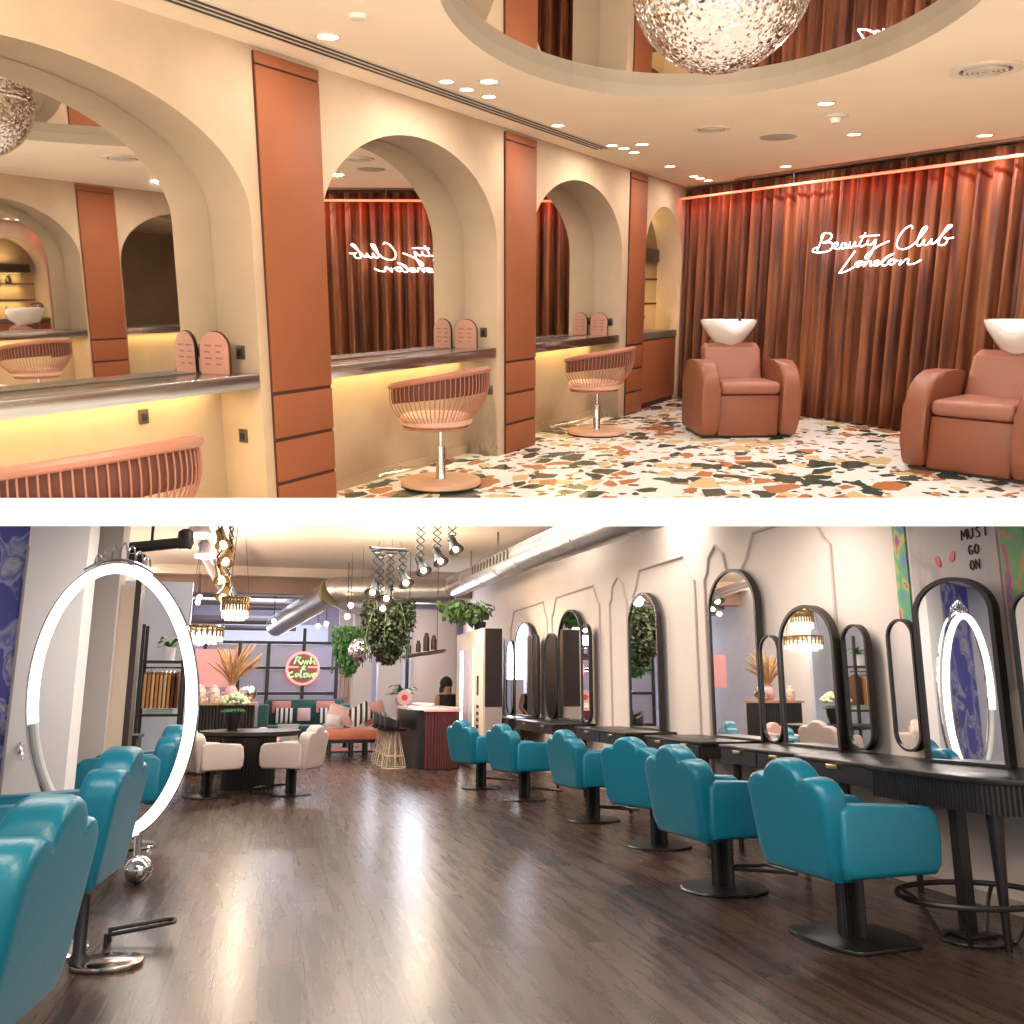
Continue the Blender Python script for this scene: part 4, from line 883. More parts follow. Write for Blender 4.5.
scr = [[(-.20, .10), (-.15, .26), (-.06, .26), (-.12, .18), (-.04, .09)], [(-.04, .10), (.0, .18), (.03, .10), (.07, .18)], [(.08, .10), (.12, .18), (.16, .12)], [(.18, .26), (.17, .10), (.24, .18), (.27, .09)],
       [(.03, .06), (-.02, .02), (.06, -.03), (-.03, -.04), (.05, .05)],
       [(-.22, -.08), (-.32, -.12), (-.28, -.20), (-.18, -.18)], [(-.16, -.12), (-.14, -.20), (-.08, -.14), (-.13, -.11)], [(-.04, -.04), (-.05, -.20), (.0, -.19)], [(.03, -.12), (.04, -.2), (.11, -.18), (.10, -.11), (.03, -.12)], [(.14, -.12), (.15, -.2), (.22, -.12), (.23, -.20)], [(.25, -.20), (.26, -.11), (.32, -.12)]]
for s_ in scr: obj('script_stroke', B().tube([(x, -.03, z) for x, z in s_], .016, n=6), ngr, t)
obj('backing_plate', B().prism(ellipse(0, 0, .33, .33, 32), .012, .018, 'y'), mat('red_brown_back', (.35, .12, .09), .5), t)
# sofa, table, cushions
t = thing('sofa', 'bottle green velvet sofa below the far grid partition', 'sofa', (0, 0, 0))
obj('seat', B().box(-.15, 1.50, 20.3, 21.0, .18, .46, bev=.05), green_v, t); obj('backrest', B().box(-.18, 1.53, 20.95, 21.25, .18, 1.0, bev=.06), green_v, t)
for x in (-.33, 1.40): obj('arm', B().box(x, x + .22, 20.3, 21.1, .18, .90, bev=.05), green_v, t)
obj('plinth', B().box(-.25, 1.55, 20.35, 21.15, 0, .18), blk, t)
strip_m = mat('striped_cushion', (.8, .8, .8), .8)
n_, l_, p_ = N(strip_m); wv = n_.new('ShaderNodeTexWave'); wv.inputs['Scale'].default_value = 3.2; wv.inputs['Distortion'].default_value = 0; tc = n_.new('ShaderNodeTexCoord'); l_.new(tc.outputs['Object'], wv.inputs['Vector'])
rp = n_.new('ShaderNodeValToRGB'); rp.color_ramp.interpolation = 'CONSTANT'; rp.color_ramp.elements[0].color = (.02, .03, .03, 1); rp.color_ramp.elements[1].position = .45; rp.color_ramp.elements[1].color = (.75, .74, .72, 1); l_.new(wv.outputs['Fac'], rp.inputs[0]); l_.new(rp.outputs[0], p_.inputs['Base Color'])
def cushion(label, loc, w, h_, m, tilt=0, rz=0, grp='cushions on the far seats'):
    b = B(); b.m = Matrix.Rotation(tilt, 4, 'Y') @ Matrix.Rotation(rad(-12), 4, 'X'); 
    b.grid(lambda u, v: Vector(((u - .5) * w, -.07 * (sin(pi * u) * sin(pi * v)) ** .5, (v - .5) * h_)), 10, 10); b.grid(lambda u, v: Vector(((u - .5) * w, .07 * (sin(pi * u) * sin(pi * v)) ** .5, (v - .5) * h_)), 10, 10)
    bmesh.ops.remove_doubles(b.b, verts=b.b.verts[:], dist=1e-4)
    return solo('cushion', b, m, label, 'cushion', loc, rz, grp)
cushion('pink cushion at the left back of the green sofa', (.16, 20.86, .84), .40, .26, mat('salmon_cushion', (.62, .26, .24), .8)); cushion('striped cushion at the left of the green sofa', (.22, 20.68, .66), .40, .32, strip_m)
cushion('pink cushion at the right back of the green sofa', (1.10, 20.86, .84), .40, .26, mat('salmon_cushion', (0, 0, 0))); cushion('striped cushion at the right of the green sofa', (1.16, 20.68, .66), .40, .32, strip_m)
cushion('pale grey cushion in the middle of the green sofa', (.64, 20.72, .68), .28, .28, pinkc)
for k, x in enumerate((.10, 1.02)):
    t = thing('side_table', ['pale green marble cube table before the left of the sofa', 'pale green marble cube table before the right of the sofa'][k], 'side table', (x, 19.9, 0), 0, 'marble cube tables')
    obj('block', B().box(0, .42, 0, .35, .0, .48, bev=.01), patchwork('green_marble', [(.3, (.25, .38, .30)), (.6, (.5, .6, .5))], 6), t); obj('top_slab', B().box(-.015, .435, -.015, .365, .481, .50), marble, t)
solo('rug', B().box(-.3, 2.0, 18.9, 19.85, .001, .012), mat('coral_rug', (.50, .16, .13), .95), 'coral red rug in front of the green sofa', 'rug')
t = thing('bench', 'coral velvet bench on black legs with cushions piled on it', 'bench', (0, 0, 0))
obj('seat', B().box(.96, 2.02, 17.2, 17.95, .30, .50, bev=.05), coral, t); obj('frame', B().box(1.0, 1.98, 17.25, 17.9, .25, .299), blk, t)
for x in (1.02, 1.42, 1.68, 1.92):
    for y in (17.28, 17.84): obj('leg', B().box(x - .025, x + .025, y - .025, y + .025, 0, .25), blk, t)
obj('stretcher', B().box(1.0, 1.96, 17.27, 17.30, .08, .11), blk, t)
for x in (1.50, 1.90): obj('brass_knob', B().ball((x, 17.23, .20), .035, 12), gold, t)
cushion('large blush cushion at the left of the coral bench', (1.22, 17.60, .745), .50, .34, pinkc, rad(18)); cushion('striped cushion leaning in the middle of the coral bench', (1.58, 17.50, .765), .40, .34, strip_m, rad(-28)); cushion('salmon cushion at the right of the coral bench', (1.84, 17.70, .77), .44, .40, mat('salmon_cushion2', (.62, .32, .28), .8), rad(-16))
cushion('fluffy white cushion at the left end of the coral bench', (1.08, 17.36, .65), .28, .22, mat('fluffy_white', (.7, .66, .7), .95), rad(10))
# --- pillars, far windows
glow = mat('daylit_blind', (.9, .92, 1), .6, emit=(.86, .88, 1), es=.28)
struct('wall_back', B().box(1.53, 1.92, 19.0, 19.4, 0, 3.4), mat('lilac_white_pillar', (.74, .73, .80), .7), smooth=False)
struct('wall_back', B().box(2.05, 2.55, 19.0, 19.4, 0, 3.4), mat('lilac_white_pillar', (0, 0, 0)), smooth=False)
struct('wall_back', B().box(1.44, 2.0, 22.5, 22.6, 0, 3.4), mat('tan_panel', (.55, .44, .36), .8), smooth=False)
struct('window_1', B().box(-1.5, 1.3, 24.9, 24.95, .4, 2.9), glow, smooth=False)
struct('window_2', B().box(2.7, 4.6, 24.9, 24.95, .3, 2.9), glow, smooth=False)
struct('trim_13', B().box(2.80, 2.87, 20.4, 20.5, 0, 3.4), blkm, smooth=False)
struct('wall_back', B().box(2.95, 3.98, 20.6, 20.7, 0, 3.4), mat('warm_panel', (0, 0, 0)), smooth=False)
solo('wall_poster', B().box(-1.60, -.72, 18.0, 18.04, 1.25, 1.95), pinkm, 'dusty pink hanging panel left of the grid partition', 'panel')
solo('display_board', B().box(-1.25, -.80, 18.1, 18.14, .0, 1.2), patchwork('striped_board', [(.3, (.03, .12, .14)), (.5, (.5, .2, .2)), (.6, (.6, .6, .65))], 6, (1, 1, 4)), 'striped teal and pink display under the pink panel', 'display')
t = thing('trellis_rack', 'thin wooden trellis between the sofa and the white pillar', 'trellis', (0, 0, 0))
for x in (1.50, 1.60, 1.70): obj('upright', B().box(x - .012, x + .012, 22.3, 22.33, 0, 2.4), garm[1], t)
for z in (.5, 1.0, 1.5, 2.0): obj('rung', B().box(1.49, 1.71, 22.27, 22.299, z, z + .03), garm[1], t)
# --- bar
t = thing('bar_counter', 'dark bar counter with fluted rounded end and red-lit edge', 'bar counter', (0, 0, 0))
bp = [(2.12, 16.3), (2.12, 14.75), (2.16, 14.5)] + [(2.46 - .30 * cos(a), 14.45 - .25 * sin(a)) for a in [pi / 2 * i / 5 for i in range(1, 6)]] + [(2.62, 14.2), (2.78, 14.3), (2.85, 14.5), (2.85, 16.3)]
obj('body', B().prism(bp, 0, .89, 'z'), blk, t)
obj('top', B().prism([(x + (-.04 if x < 2.5 else .03), y - .04 if y < 16 else y) for x, y in bp], .893, .93, 'z'), marble, t)
obj('fluted_end', fluted(bp[5:13], .02, .87, .045, .022), mat('wine_lacquer', (.09, .02, .025), .4), t, label='dark red fluted end')
obj('led_edge', B().tube([(x + (-.03 if x < 2.5 else .02), y - .03, .885) for x, y in bp[5:12]], .012), redLED, t, label='red glowing edge light')
def stool(label, loc):
    t = thing('bar_stool', label, 'bar stool', loc, rad(-90), 'black scoop stools at the bar')
    b = B(); b.grid(lambda u, v: Vector((.19 * sin(rad(200) * (u - .5)), -.19 * cos(rad(200) * (u - .5)) + .02, .60 + .26 * v * (1 - abs(u - .5) * .9))), 14, 4)
    o = obj('scoop_back', b, blk, t); m_ = o.modifiers.new('thick', 'SOLIDIFY'); m_.thickness = .02
    obj('seat', B().lathe([(0, .565), (.19, .57), (.20, .60), (0, .62)], n=20), blk, t)
    for k in range(8):
        a = 2 * pi * k / 8; obj('wire_leg', B().tube([(.07 * cos(a), .07 * sin(a), .565), (.19 * cos(a), .19 * sin(a), .012)], .008, n=5), straw, t)
    obj('foot_ring', B().tube([(.15 * cos(a), .15 * sin(a), .19) for a in [2 * pi * i / 18 for i in range(18)]], .008, True, 5), straw, t)
    obj('floor_ring', B().tube([(.19 * cos(a), .19 * sin(a), .009) for a in [2 * pi * i / 20 for i in range(20)]], .008, True, 5), straw, t)
stool('black scoop bar stool at the far left of the bar', (1.86, 16.25, 0)); stool('second black scoop bar stool along the bar', (1.84, 15.75, 0)); stool('third black scoop bar stool, nearer the camera', (1.85, 15.25, 0)); stool('nearest black scoop bar stool beside the fluted bar end', (1.87, 14.75, 0))
# things on the bar
tm = thing('bar_sign', 'small round pink sign standing on the far end of the bar', 'sign', (2.2, 16.1, .93))
obj('disc', B().prism(ellipse(0, .14, .13, .13, 24), -.01, .01, 'y'), pinkc, tm); obj('emblem', B().prism(ellipse(0, .14, .055, .055, 16), -.016, -.011, 'y'), lip, tm)
for k in range(3):
    tt = thing('serving_tray', ['white dish at the far end of the bar top', 'white dish in the middle of the bar top', 'white dish at the near end of the bar top'][k], 'dish', (2.40 + .02 * k, 15.9 - .45 * k, .9305), 0, 'white dishes on the bar')
    obj('dish', B().lathe([(0, 0), (.07, 0), (.11, .05), (.10, .05), (0, .012)], n=20), white_c, tt)
# --- person behind the bar
def skin_body():
    J = {'pel': (0, 0, .62), 'sp': (0, .01, .85), 'ch': (0, .02, 1.02), 'nk': (0, .0, 1.16), 'hd': (0, -.02, 1.24), 'hd2': (0, -.025, 1.33),
         'ls': (-.17, .01, 1.08), 'le': (-.24, -.10, .88), 'lw': (-.13, -.28, .76), 'lh': (-.08, -.34, .72), 'rs': (.17, .01, 1.08), 're': (.24, -.10, .88), 'rw': (.12, -.28, .76), 'rh': (.08, -.34, .72),
         'lk': (-.12, -.36, .62), 'la': (-.12, -.36, .22), 'lt': (-.12, -.46, .18), 'rk': (.12, -.36, .62), 'ra': (.12, -.36, .22), 'rt': (.12, -.46, .18), 'lp': (-.09, 0, .60), 'rp': (.09, 0, .60)}
    R_ = dict(pel=.15, sp=.125, ch=.14, nk=.055, hd=.08, hd2=.085, ls=.06, le=.042, lw=.03, lh=.033, rs=.06, re=.042, rw=.03, rh=.033, lk=.06, la=.04, lt=.035, rk=.06, ra=.04, rt=.035, lp=.09, rp=.09)
    Ed = [('pel', 'sp'), ('sp', 'ch'), ('ch', 'nk'), ('nk', 'hd'), ('hd', 'hd2'), ('ch', 'ls'), ('ls', 'le'), ('le', 'lw'), ('lw', 'lh'), ('ch', 'rs'), ('rs', 're'), ('re', 'rw'), ('rw', 'rh'), ('pel', 'lp'), ('lp', 'lk'), ('lk', 'la'), ('la', 'lt'), ('pel', 'rp'), ('rp', 'rk'), ('rk', 'ra'), ('ra', 'rt')]
    ks = list(J); me = bpy.data.meshes.new('body'); me.from_pydata([J[k] for k in ks], [(ks.index(a), ks.index(c)) for a, c in Ed], [])
    o = bpy.data.objects.new('body', me); C.objects.link(o); md = o.modifiers.new('s', 'SKIN')
    for i, k in enumerate(ks):
        me.skin_vertices[0].data[i].radius = (R_[k], R_[k]); me.skin_vertices[0].data[i].use_root = (k == 'pel')
    o.modifiers.new('u', 'SUBSURF').levels = 2; o.modifiers[-1].render_levels = 2; me.materials.append(skinm); return o
pt = thing('person', 'person with black hair in dark clothes seated behind the bar', 'person', (3.07, 16.8, 0), rad(15))
bo = skin_body(); bo.parent = pt
hb = B().ball((0, .02, 1.32), .118, 16, (1, 1.05, 1.12)).ball((0, .05, 1.20), .115, 14, (1.05, .8, 1.2)); obj('hair', hb, hairm, pt)
obj('top', B().grid(lambda u, v: Vector(((.205 - .03 * v + .0) * cos(2 * pi * u), .15 * sin(2 * pi * u) + .01, .60 + .52 * v)), 20, 4), cloth_k, pt)
t = thing('bar_chair', 'low seat hidden behind the bar under the seated person', 'stool', (3.07, 16.82, 0))
obj('seat', B().lathe([(0, .42), (.17, .42), (.17, .465), (0, .465)], n=20), blk, t); obj('post', B().lathe([(.16, 0), (.03, .03), (.03, .42)], n=16), blk, t)
# --- tall lit cabinet by the bar
t = thing('display_cabinet', 'tall cream cabinet with lit glass strip and price lettering beside the bar', 'cabinet', (0, 0, 0))
obj('body', B().box(3.10, 3.40, 13.85, 16.0, 0, 2.15), mat('cream_cabinet', (.64, .56, .46), .6), t)
obj('end_panel', B().box(3.13, 3.40, 13.83, 13.849, .95, 2.14), mat('very_dark_panel', (.02, .010, .010), .85), t, label='near-black upper end panel')
obj('end_panel', B().box(3.13, 3.38, 13.83, 13.849, .02, .94), mat('mauve_panel', (.40, .31, .29), .5), t, label='mauve lower end panel')
obj('lit_strip', B().box(3.085, 3.099, 15.35, 15.6, .30, 1.85), ledW, t, label='white glowing edge strip'); obj('glass_door', B().box(3.085, 3.099, 14.85, 15.34, .30, 1.85), lilac, t, label='bluish glass door')
obj('lit_strip', B().box(3.09, 3.099, 14.52, 14.58, .2, 1.9), mat('warm_edge', (1, 1, 1), .5, emit=(1, .8, .55), es=1.2), t)
for k in range(4): obj('price_mark', B().box(3.088, 3.0985, 14.15, 14.28, .62 + .10 * k, .67 + .10 * k), ink, t)
obj('menu_mark', B().box(3.088, 3.0985, 14.16, 14.26, 1.12, 1.42), ink, t)
t = thing('wall_panel_door', 'dark narrow doorway left of the farthest mirror', 'doorway', (0, 0, 0))
obj('leaf', B().box(3.982, 3.998, 16.1, 17.3, .01, 2.1), darkwood, t); obj('frame', B().box(3.975, 3.9985, 17.31, 17.4, .01, 2.2), frame_b, t)
# climbing plant on the cabinet
def vine(label, loc, n, sx, sy, z0, z1, m, seed, r=.07, name='trailing_plant', cat='plant', par=None, strands=10):
    t = thing(name, label, cat, loc); rr = random.Random(seed); b = B(); sb = B()
    for k in range(strands):
        x, y = rr.uniform(-sx, sx), rr.uniform(-sy, sy); pts = catmull([(x * .6, y * .6, z1), (x, y, (z0 + z1) / 2 + rr.uniform(-.1, .1)), (x * 1.05, y, z0 + rr.uniform(0, .3) * (z1 - z0))], 4); sb.tube(pts, .008, n=4)
    for k in range(n):
        x, y = rr.gauss(0, sx * .5), rr.gauss(0, sy * .5); x = max(-sx, min(sx, x)); y = max(-sy, min(sy, y)); q = 1 - (abs(x) / sx) ** 2 * .6
        z = z1 + (z0 - z1) * rr.uniform(0, 1) ** .8 * q; c = Vector((x, y, z)); l = r * rr.uniform(.5, 1.1)
        d = Vector((rr.uniform(-1, 1), rr.uniform(-1, 1), rr.uniform(-1.2, .3))).normalized(); w = d.orthogonal().normalized(); w = (Matrix.Rotation(rr.uniform(0, 6), 3, d) @ w) * l * .42
        b.f([b.v(c), b.v(c + d * l * .5 + w), b.v(c + d * l), b.v(c + d * l * .5 - w)])
    obj('foliage', b, m, t); obj('stems', sb, leaf, t); return t
vp = vine('broad-leaved trailing plant on top of the cream cabinet', (2.98, 14.6, 2.16), 260,   .40, .5, .14, .46, mat('deep_leaf', (.03, .065, .015), .6, var=.5, vs=6), 4, .15, strands=14)
obj('pot', B().lathe([(0, .0), (.09, .0), (.11, .14), (.10, .14), (0, .1)], (.25, .1, 0), 16), blk, vp)
hp = vine('big dark hanging planter of trailing foliage under the cross duct', (1.72, 14.7, 0), 5200, .38, .30, 1.62, 2.62, mat('dark_foliage', (.016, .026, .007), .7, var=.5, vs=7), 8, .075, 'hanging_planter', 'hanging plant', strands=30)
obj('hoop', B().tube([(.36 * cos(a), .34 * sin(a), 2.60) for a in [2 * pi * i / 28 for i in range(28)]], .015, True, 6), blkm, hp)
for a in (.5, 2.6, 4.7): obj('suspension_wire', B().tube([(.36 * cos(a), .34 * sin(a), 2.6), (.2 * cos(a), .2 * sin(a), 3.61)], .004, n=4), blkm, hp)
hp = vine('bright green trailing plant behind the disco ball', (1.22, 16.2, 0), 2600, .28, .25, 1.45, 2.30, leaf2, 9, .07, 'hanging_planter', 'hanging plant', strands=18)
obj('suspension_wire', B().tube([(0, 0, 2.2), (0, 0, 3.61)], .004, n=4), blkm, hp)
t = thing('disco_ball', 'silver disco ball hanging beside the dark hanging planter', 'disco ball', (1.36, 15.6, 0))
obj('ball', B().ball((0, 0, 1.86), .21, 28), mosaic('disco_tiles', 26, (.75, .75, .85), .1), t); obj('hanging_wire', B().tube([(0, 0, 2.07), (0, 0, 3.619)], .004, n=4), blkm, t)
fern('potted_plant', 'leafy green plant by the window behind the bar', (2.46, 18.2, 1.053), 40, .42, leaf2, None, 6, .25); 
solo('plant_stand', B().lathe([(.14, 0), (.12, .9), (.16, 1.05), (0, 1.04)], n=20), pinkm, 'pink pedestal pot under the window plant', 'pot', (2.46, 18.2, 0))
t = thing('hanging_shelf', 'dark round hanging shelf above the bar carrying bottles', 'hanging shelf', (2.47, 15.75, .03))
b = B(); b.m = Matrix.Translation((0, 0, 1.78)) @ Matrix.Rotation(rad(-9), 4, 'Y'); b.lathe([(0, -.03), (.36, -.03), (.40, .0), (.38, .03), (0, .03)], n=32); obj('disc', b, mat('wine_dark_metal', (.05, .02, .025), .4), t)
for x in (-.25, .25): obj('rod', B().tube([(x, .12, 1.80), (x, .12, 3.58)], .006, n=5), blkm, t)
for k, (x, h_, w_) in enumerate(((-.27, .16, .05), (-.10, .17, .045), (.04, .28, .055), (.17, .22, .05))):
    z = 1.78 + .034 + x * .158 + .012
    tt = thing('dark_bottle', ['short dark jar at the left of the hanging shelf', 'small dark jar on the hanging shelf beside the tallest', 'tallest dark bottle on the hanging shelf', 'dark bottle at the right of the hanging shelf'][k], 'bottle', (2.47 + x, 15.75, z + .03), 0, 'bottles on the hanging shelf')
    obj('bottle', B().lathe([(0, 0), (w_, 0), (w_, h_ * .8), (w_ * .6, h_)], n=16), darkwood, tt); obj('cap', B().lathe([(0, h_), (w_ * .6, h_), (w_ * .6, h_ + .03), (0, h_ + .03)], n=14), blk, tt)
# --- ducts, pipes
def ductline(name, label, pts, r, m=duct, n=24, rib=None):
    t = thing(name, label, 'duct', (0, 0, 0)); obj('pipe', B().tube(pts, r, n=n), m, t)
    if rib:
        P = [Vector(p) for p in pts]
        for a, c in zip(P, P[1:]):
            L_ = (c - a).length; d = (c - a).normalized(); k = rib * .5
            while k < L_: obj('seam', B().tube([a + d * (k - .012), a + d * (k + .012)], r * 1.025, n=n), m, t); k += rib
    return t
t = thing('air_duct', 'long round metal ducting along the mirror wall and across the room', 'duct', (0, 0, 0))
def seg(nm, pts, r, m=duct, rib=None, lab=None, cut=False):
    b = B().tube(pts, r, n=28); o = obj(nm, cut_low(b) if cut else b, m, t, label=lab); P = [Vector(p) for p in pts]
    if rib:
        for a, c in zip(P, P[1:]):
            L_ = (c - a).length; d = (c - a).normalized(); k = rib * .5
            while k < L_: obj('seam', cut_low(B().tube([a + d * (k - .012), a + d * (k + .012)], r * 1.025, n=28)), m, o); k += rib
    return o
seg('wall_run', [(3.32, 7.6, 2.86), (3.32, 9.0, 2.925), (3.30, 11.4, 3.01), (3.20, 17.0, 3.13)], .205, rib=1.15, cut=True)
seg('cross_run', catmull([(3.22, 17.05, 3.09), (2.9, 17.08, 3.06), (1.2, 17.08, 3.03), (.95, 17.1, 3.0)], 3), .245, rib=.9)
seg('elbow', [(.95, 17.1, 3.0), (.90, 17.2, 2.99)], .255, mat('brassy_elbow', (.42, .36, .22), .35, .85), lab='brassy elbow joint')
seg('branch', [(.94, 17.2, 2.99), (-.05, 21.2, 2.62)], .235); seg('branch', [(1.0, 17.3, 2.93), (1.85, 18.7, 2.80)], .19, mat('pale_duct', (.5, .5, .56), .35, .6), lab='pale bluish branch')
for k in range(12):
    y = 12.2 + .2 * k; f = (y - 11.4) / 5.6; obj('grille_slot', B().box(3.30 - .10 * f - .216, 3.30 - .10 * f - .20, y, y + .05, 3.01 + .12 * f - .02, 3.01 + .12 * f + .11), dark, t)
for x, y in ((3.25, 13.5), (2.0, 17.08), (3.24, 15.5)): obj('hanger_strap', B().box(x - .015, x + .015, y - .002, y + .002, 3.25, 3.619), ductd, t)
ductline('ceiling_pipe', 'grey pipe with a double bend on the far ceiling', catmull([(-.9, 20.6, 3.0), (-.2, 20.6, 3.0), (.1, 20.6, 3.02), (.35, 20.6, 3.2), (.6, 20.6, 3.22), (1.3, 20.6, 3.22)], 4), .09, ductd, 12)
for k, (y, z, r) in enumerate(((21.4, 2.75, .10), (21.8, 2.60, .06), (19.9, 3.15, .05), (20.2, 3.02, .05))):
    ductline('ceiling_pipe', ['thick grey pipe across the far ceiling', 'lowest thin pipe across the far ceiling', 'thin dark pipe just behind the brown beam', 'second thin dark pipe behind the brown beam'][k], [(-5.5, y, z), (.4 if k < 2 else 5.5, y, z)], r, ductd, 10)
for k, x in enumerate((-1.28, -1.08)):
    ductline('ceiling_pipe', ['left of two pale pipes running back above the ring', 'right of two pale pipes running back above the ring'][k], [(x + .02, 13.4, 3.42), (x + .30, 22.0, 3.05 - .2)], .055 + .02 * (1 - k), mat('pale_pipe', (.46, .40, .42), .4), 12)
for k, (y, z) in enumerate(((13.2, 3.30), (14.0, 3.12))):
    t = thing('ceiling_lamp', ['nearer bright round ceiling lamp above the ring', 'second bright round ceiling lamp above the ring'][k], 'ceiling lamp', (-1.12, y, z), 0, 'white ceiling lamps')
    obj('lens', B().lathe([(0, 0), (.14, 0), (.14, .04), (0, .04)], n=28), bulbw, t); obj('housing', B().lathe([(.11, .041), (.09, .22), (.05, .26), (0, .26)], n=24), mat('pale_pipe', (0, 0, 0)), t)
    obj('stem', B().tube([(0, 0, .26), (0, 0, 3.62 - z)], .02, n=8), blkm, t)
t = thing('black_projector_arm', 'thick black cylinder fitting with a lamp at its end above the ring', 'ceiling fitting', (0, 0, 0))
obj('cylinder', B().tube([(-2.1, 12.7, 3.02), (-1.34, 12.75, 3.14)], .075, n=18), blkm, t); obj('head', B().lathe([(.08, -.10), (.11, .0), (.10, .14), (.05, .18), (0, .18)], (-1.28, 12.75, 3.15), 20), frame_b, t)
obj('speaker_box', B().box(-2.05, -1.75, 12.6, 12.85, 2.72, 2.95), blkm, t); obj('stem', B().tube([(-1.7, 12.72, 3.15), (-1.7, 12.72, 3.62)], .02), blkm, t)
# --- scissor-arm spotlights
def scissor(label, x, y, ztop, zbot, w, face=1, gold_=False):
    t = thing('scissor_spotlight', label, 'spotlight', (x, y, 0), 0, 'black scissor-arm spotlights'); n = max(3, round((ztop - zbot) / .10)); dz = (ztop - zbot) / n; b = B()
    for k in range(n):
        z = zbot + k * dz
        for sgn in (-1, 1): b.tube([(-w * sgn, .0 + .012 * sgn, z), (w * sgn, .012 * sgn, z + dz)], .0115, n=4)
    obj('scissor_arm', b, blkm, t); obj('canopy', B().box(-w * 1.4, w * 1.4, -.05, .05, ztop, ztop + .03), blkm, t)
    m_ = goldm if gold_ else blkm
    bb = B(); bb.m = Matrix.Translation((.03 * face, 0, zbot - .06)) @ Matrix.Rotation(rad(28 * face), 4, 'Z') @ Matrix.Rotation(rad(-34), 4, 'X'); bb.lathe([(0, .15), (.06, .15), (.065, .03), (.115, -.10), (.105, -.10), (.055, .01), (0, .02)], n=18); obj('shade', bb, m_, t)
    bb = B(); bb.m = Matrix.Translation((.03 * face, 0, zbot - .06)) @ Matrix.Rotation(rad(28 * face), 4, 'Z') @ Matrix.Rotation(rad(-34), 4, 'X'); bb.ball((0, 0, -.075), .042, 12); obj('bulb', bb, bulb, t)
    return t
for k, (x, y, zt, zb, f) in enumerate(((1.30, 12.75, 3.11, 2.66, -1), (1.40, 13.2, 3.11, 2.48, 1), (1.52, 12.95, 3.11, 2.60, -1), (1.66, 12.7, 3.11, 2.80, 1))):
    scissor(['leftmost', 'lowest', 'third', 'rightmost'][k] + ' scissor-arm spotlight of the cluster before the dark planter', x, y, zt, zb, .056, f)
solo('light_bar', B().tube([(1.20, 12.7, 3.17), (1.34, 12.95, 3.19), (1.74, 12.95, 3.19)], .022, n=8), blkm, 'black bar carrying the left cluster of scissor spotlights', 'light bar')
for k, (x, y, zt, zb, f) in enumerate(((1.90, 12.0 + .65, 3.60, 2.98, 1), (2.14, 12.65, 3.60, 3.12, 1), (2.36, 12.65, 3.60, 3.30, 1))):
    scissor(['left', 'middle', 'right'][k] + ' scissor-arm spotlight of the upper right cluster', x, y, zt, zb, .060, f)
for k, (x, y, zt, zb, f) in enumerate(((-.84, 12.7, 3.60, 3.26, 1), (-.70, 12.95, 3.60, 3.06, -1), (-.86, 13.2, 3.60, 2.84, 1), (-.74, 13.5, 3.60, 2.62, -1))):
    scissor(['highest', 'second', 'third', 'lowest'][k] + ' gold spotlight in the column above the chandelier', x, y, zt, zb, .03, f, True)
def chandelier(label, x, y, z, r, h_, rows):
    t = thing('crystal_chandelier', label, 'chandelier', (x, y, z), 0, 'crystal chandeliers'); rr = random.Random(11)
    obj('top_ring', B().tube([(r * cos(a), r * sin(a), h_) for a in [2 * pi * i / 28 for i in range(28)]], .018, True, 6), goldm, t)
    for q, (rf, hf) in enumerate(rows):
        b = B(); n = int(26 * rf)
        for k in range(n):
            a = 2 * pi * k / n; b.tube([(r * rf * cos(a), r * rf * sin(a), h_ * hf), (r * rf * cos(a), r * rf * sin(a), h_ * hf - h_ * .55)], .014, n=5)
        obj('crystal_row', b, goldm if q == 0 else crystal, t)
    obj('bulb', B().ball((0, 0, h_ * .35), r * .32, 16), bulbw, t)
    for a in (0, 2.1, 4.2): obj('wire', B().tube([(r * cos(a), r * sin(a), h_), (r * .3 * cos(a), r * .3 * sin(a), 3.60 - z)], .004, n=4), blkm, t)
chandelier('glowing round crystal chandelier hanging below the gold spotlights', -.60, 13.2, 2.13, .18, .33, [(1, 1), (.92, .7), (.7, .6)])
chandelier('wide crystal chandelier further left, half behind the ring', -1.10, 14.0, 1.84, .32, .26, [(1, 1), (.95, .75), (.7, .6)])
for k, (x, y, z) in enumerate(((-1.5, 18.3, 2.95), (-1.5, 18.0, 2.82), (-.1, 19.8, 2.62), (1.0, 20.0, 2.6), (.82, 20.0, 2.55), (1.25, 16.6, 2.7), (1.15, 16.0, 2.45))):
    t = thing('far_spot', ['first', 'second', 'third', 'fourth', 'fifth', 'sixth', 'seventh'][k] + ' tiny far ceiling spot from the left', 'spotlight', (x, y, z), 0, 'tiny far ceiling spots')
    obj('bulb', B().ball((0, 0, 0), .05, 10), bulb, t); obj('stem', B().tube([(0, 0, .05), (0, 0, 3.4 - z)], .008, n=5), blkm, t)
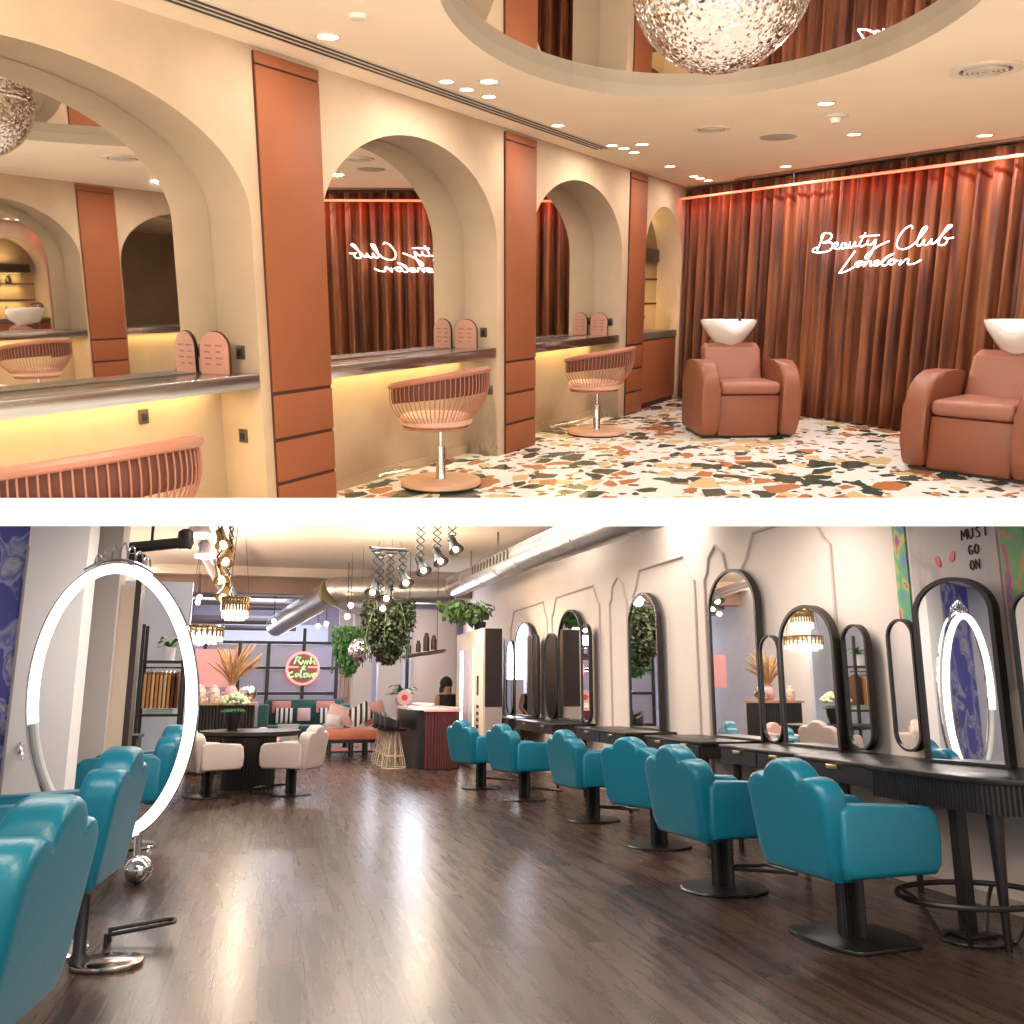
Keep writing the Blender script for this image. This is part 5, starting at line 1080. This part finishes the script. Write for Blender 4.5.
# --- light of the lower salon, with soft area fills added where no fixture hangs
aimed((-.3, 24.2, 2.0), (.1, -1, -.15), 300, (.82, .86, 1), 3.2, 1.8)
aimed((2.6, 19.8, 2.2), (0, -1, -.3), 90, (.86, .88, 1), 1.2, 1.6)
for x, y, e in ((-1.2, 15, 110), (1.6, 13.25, 90), (3.0, 20.2, 60), (-3, 18, 50)): light('AREA', (x, y, 3.58), e, (1, .87, .74), 1.2, 1.2)  # broad soft ceiling fills, added without fixtures
light('AREA', (.5, 20.6, 3.36), 55, (.9, .9, 1), 3, 2)  # cool fill added out of sight behind the beam
for x, y, e in ((1.5, 13.9, 75), (2.2, 13.6, 60), (-.4, 14.2, 100), (-1.6, 16.2, 60)): light('POINT', (x, y, 2.6), e, (1, .80, .58), .08)
ROOM = SLAB
for x in (-1.7, -.2, 1.3):
    for d, e in ((3.6, 22), (6.4, 38), (9.2, 52), (12.0, 60)): light('AREA', (x * (.7 + d * .06), -.10, -d), e, (1, .90, .82), 1.3, .6, (rad(-90), 0, 0))  # unseen area fills added under the slab to brighten the near room
ROOM = LOW
# ================================================================ SLAB BETWEEN THE SALONS, SKY, CAMERA
ROOM = SLAB
# cross-section in the slab frame: x right, y up, z back; the top face runs level with the upper floor edge
def slab():
    b = B(); d0, d1 = 2.2, 13.4
    b.prism([(-.0061 * d0 , -d0), (-.0061 * d1, -d1), (-.088, -d1), (-.082, -d0)], -6.5, 8.5, 'x'); return b
struct('trim_1', slab(), slabm, smooth=False)
w = bpy.data.worlds.new('sky'); SC.world = w; w.use_nodes = True
w.node_tree.nodes['Background'].inputs[0].default_value = (1, 1, 1, 1); w.node_tree.nodes['Background'].inputs[1].default_value = WORLD
cd = bpy.data.cameras.new('camera'); cam = bpy.data.objects.new('camera', cd); C.objects.link(cam)
cd.sensor_width = 36; cd.lens = 36 * 900 / 1024; cd.shift_y = -19.5 / 1024; cd.clip_end = 200; cd.clip_start = .05
cam.matrix_world = SLAB; SC.camera = cam
SC.view_settings.view_transform = 'Standard'; SC.view_settings.look = 'None'; SC.view_settings.gamma = 1; SC.view_settings.exposure = 0
SC.cycles.max_bounces = 10; SC.cycles.diffuse_bounces = 4; SC.cycles.glossy_bounces = 6; SC.cycles.sample_clamp_indirect = 6
SC.cycles.use_denoising = True; SC.cycles.caustics_reflective = False; SC.cycles.caustics_refractive = False
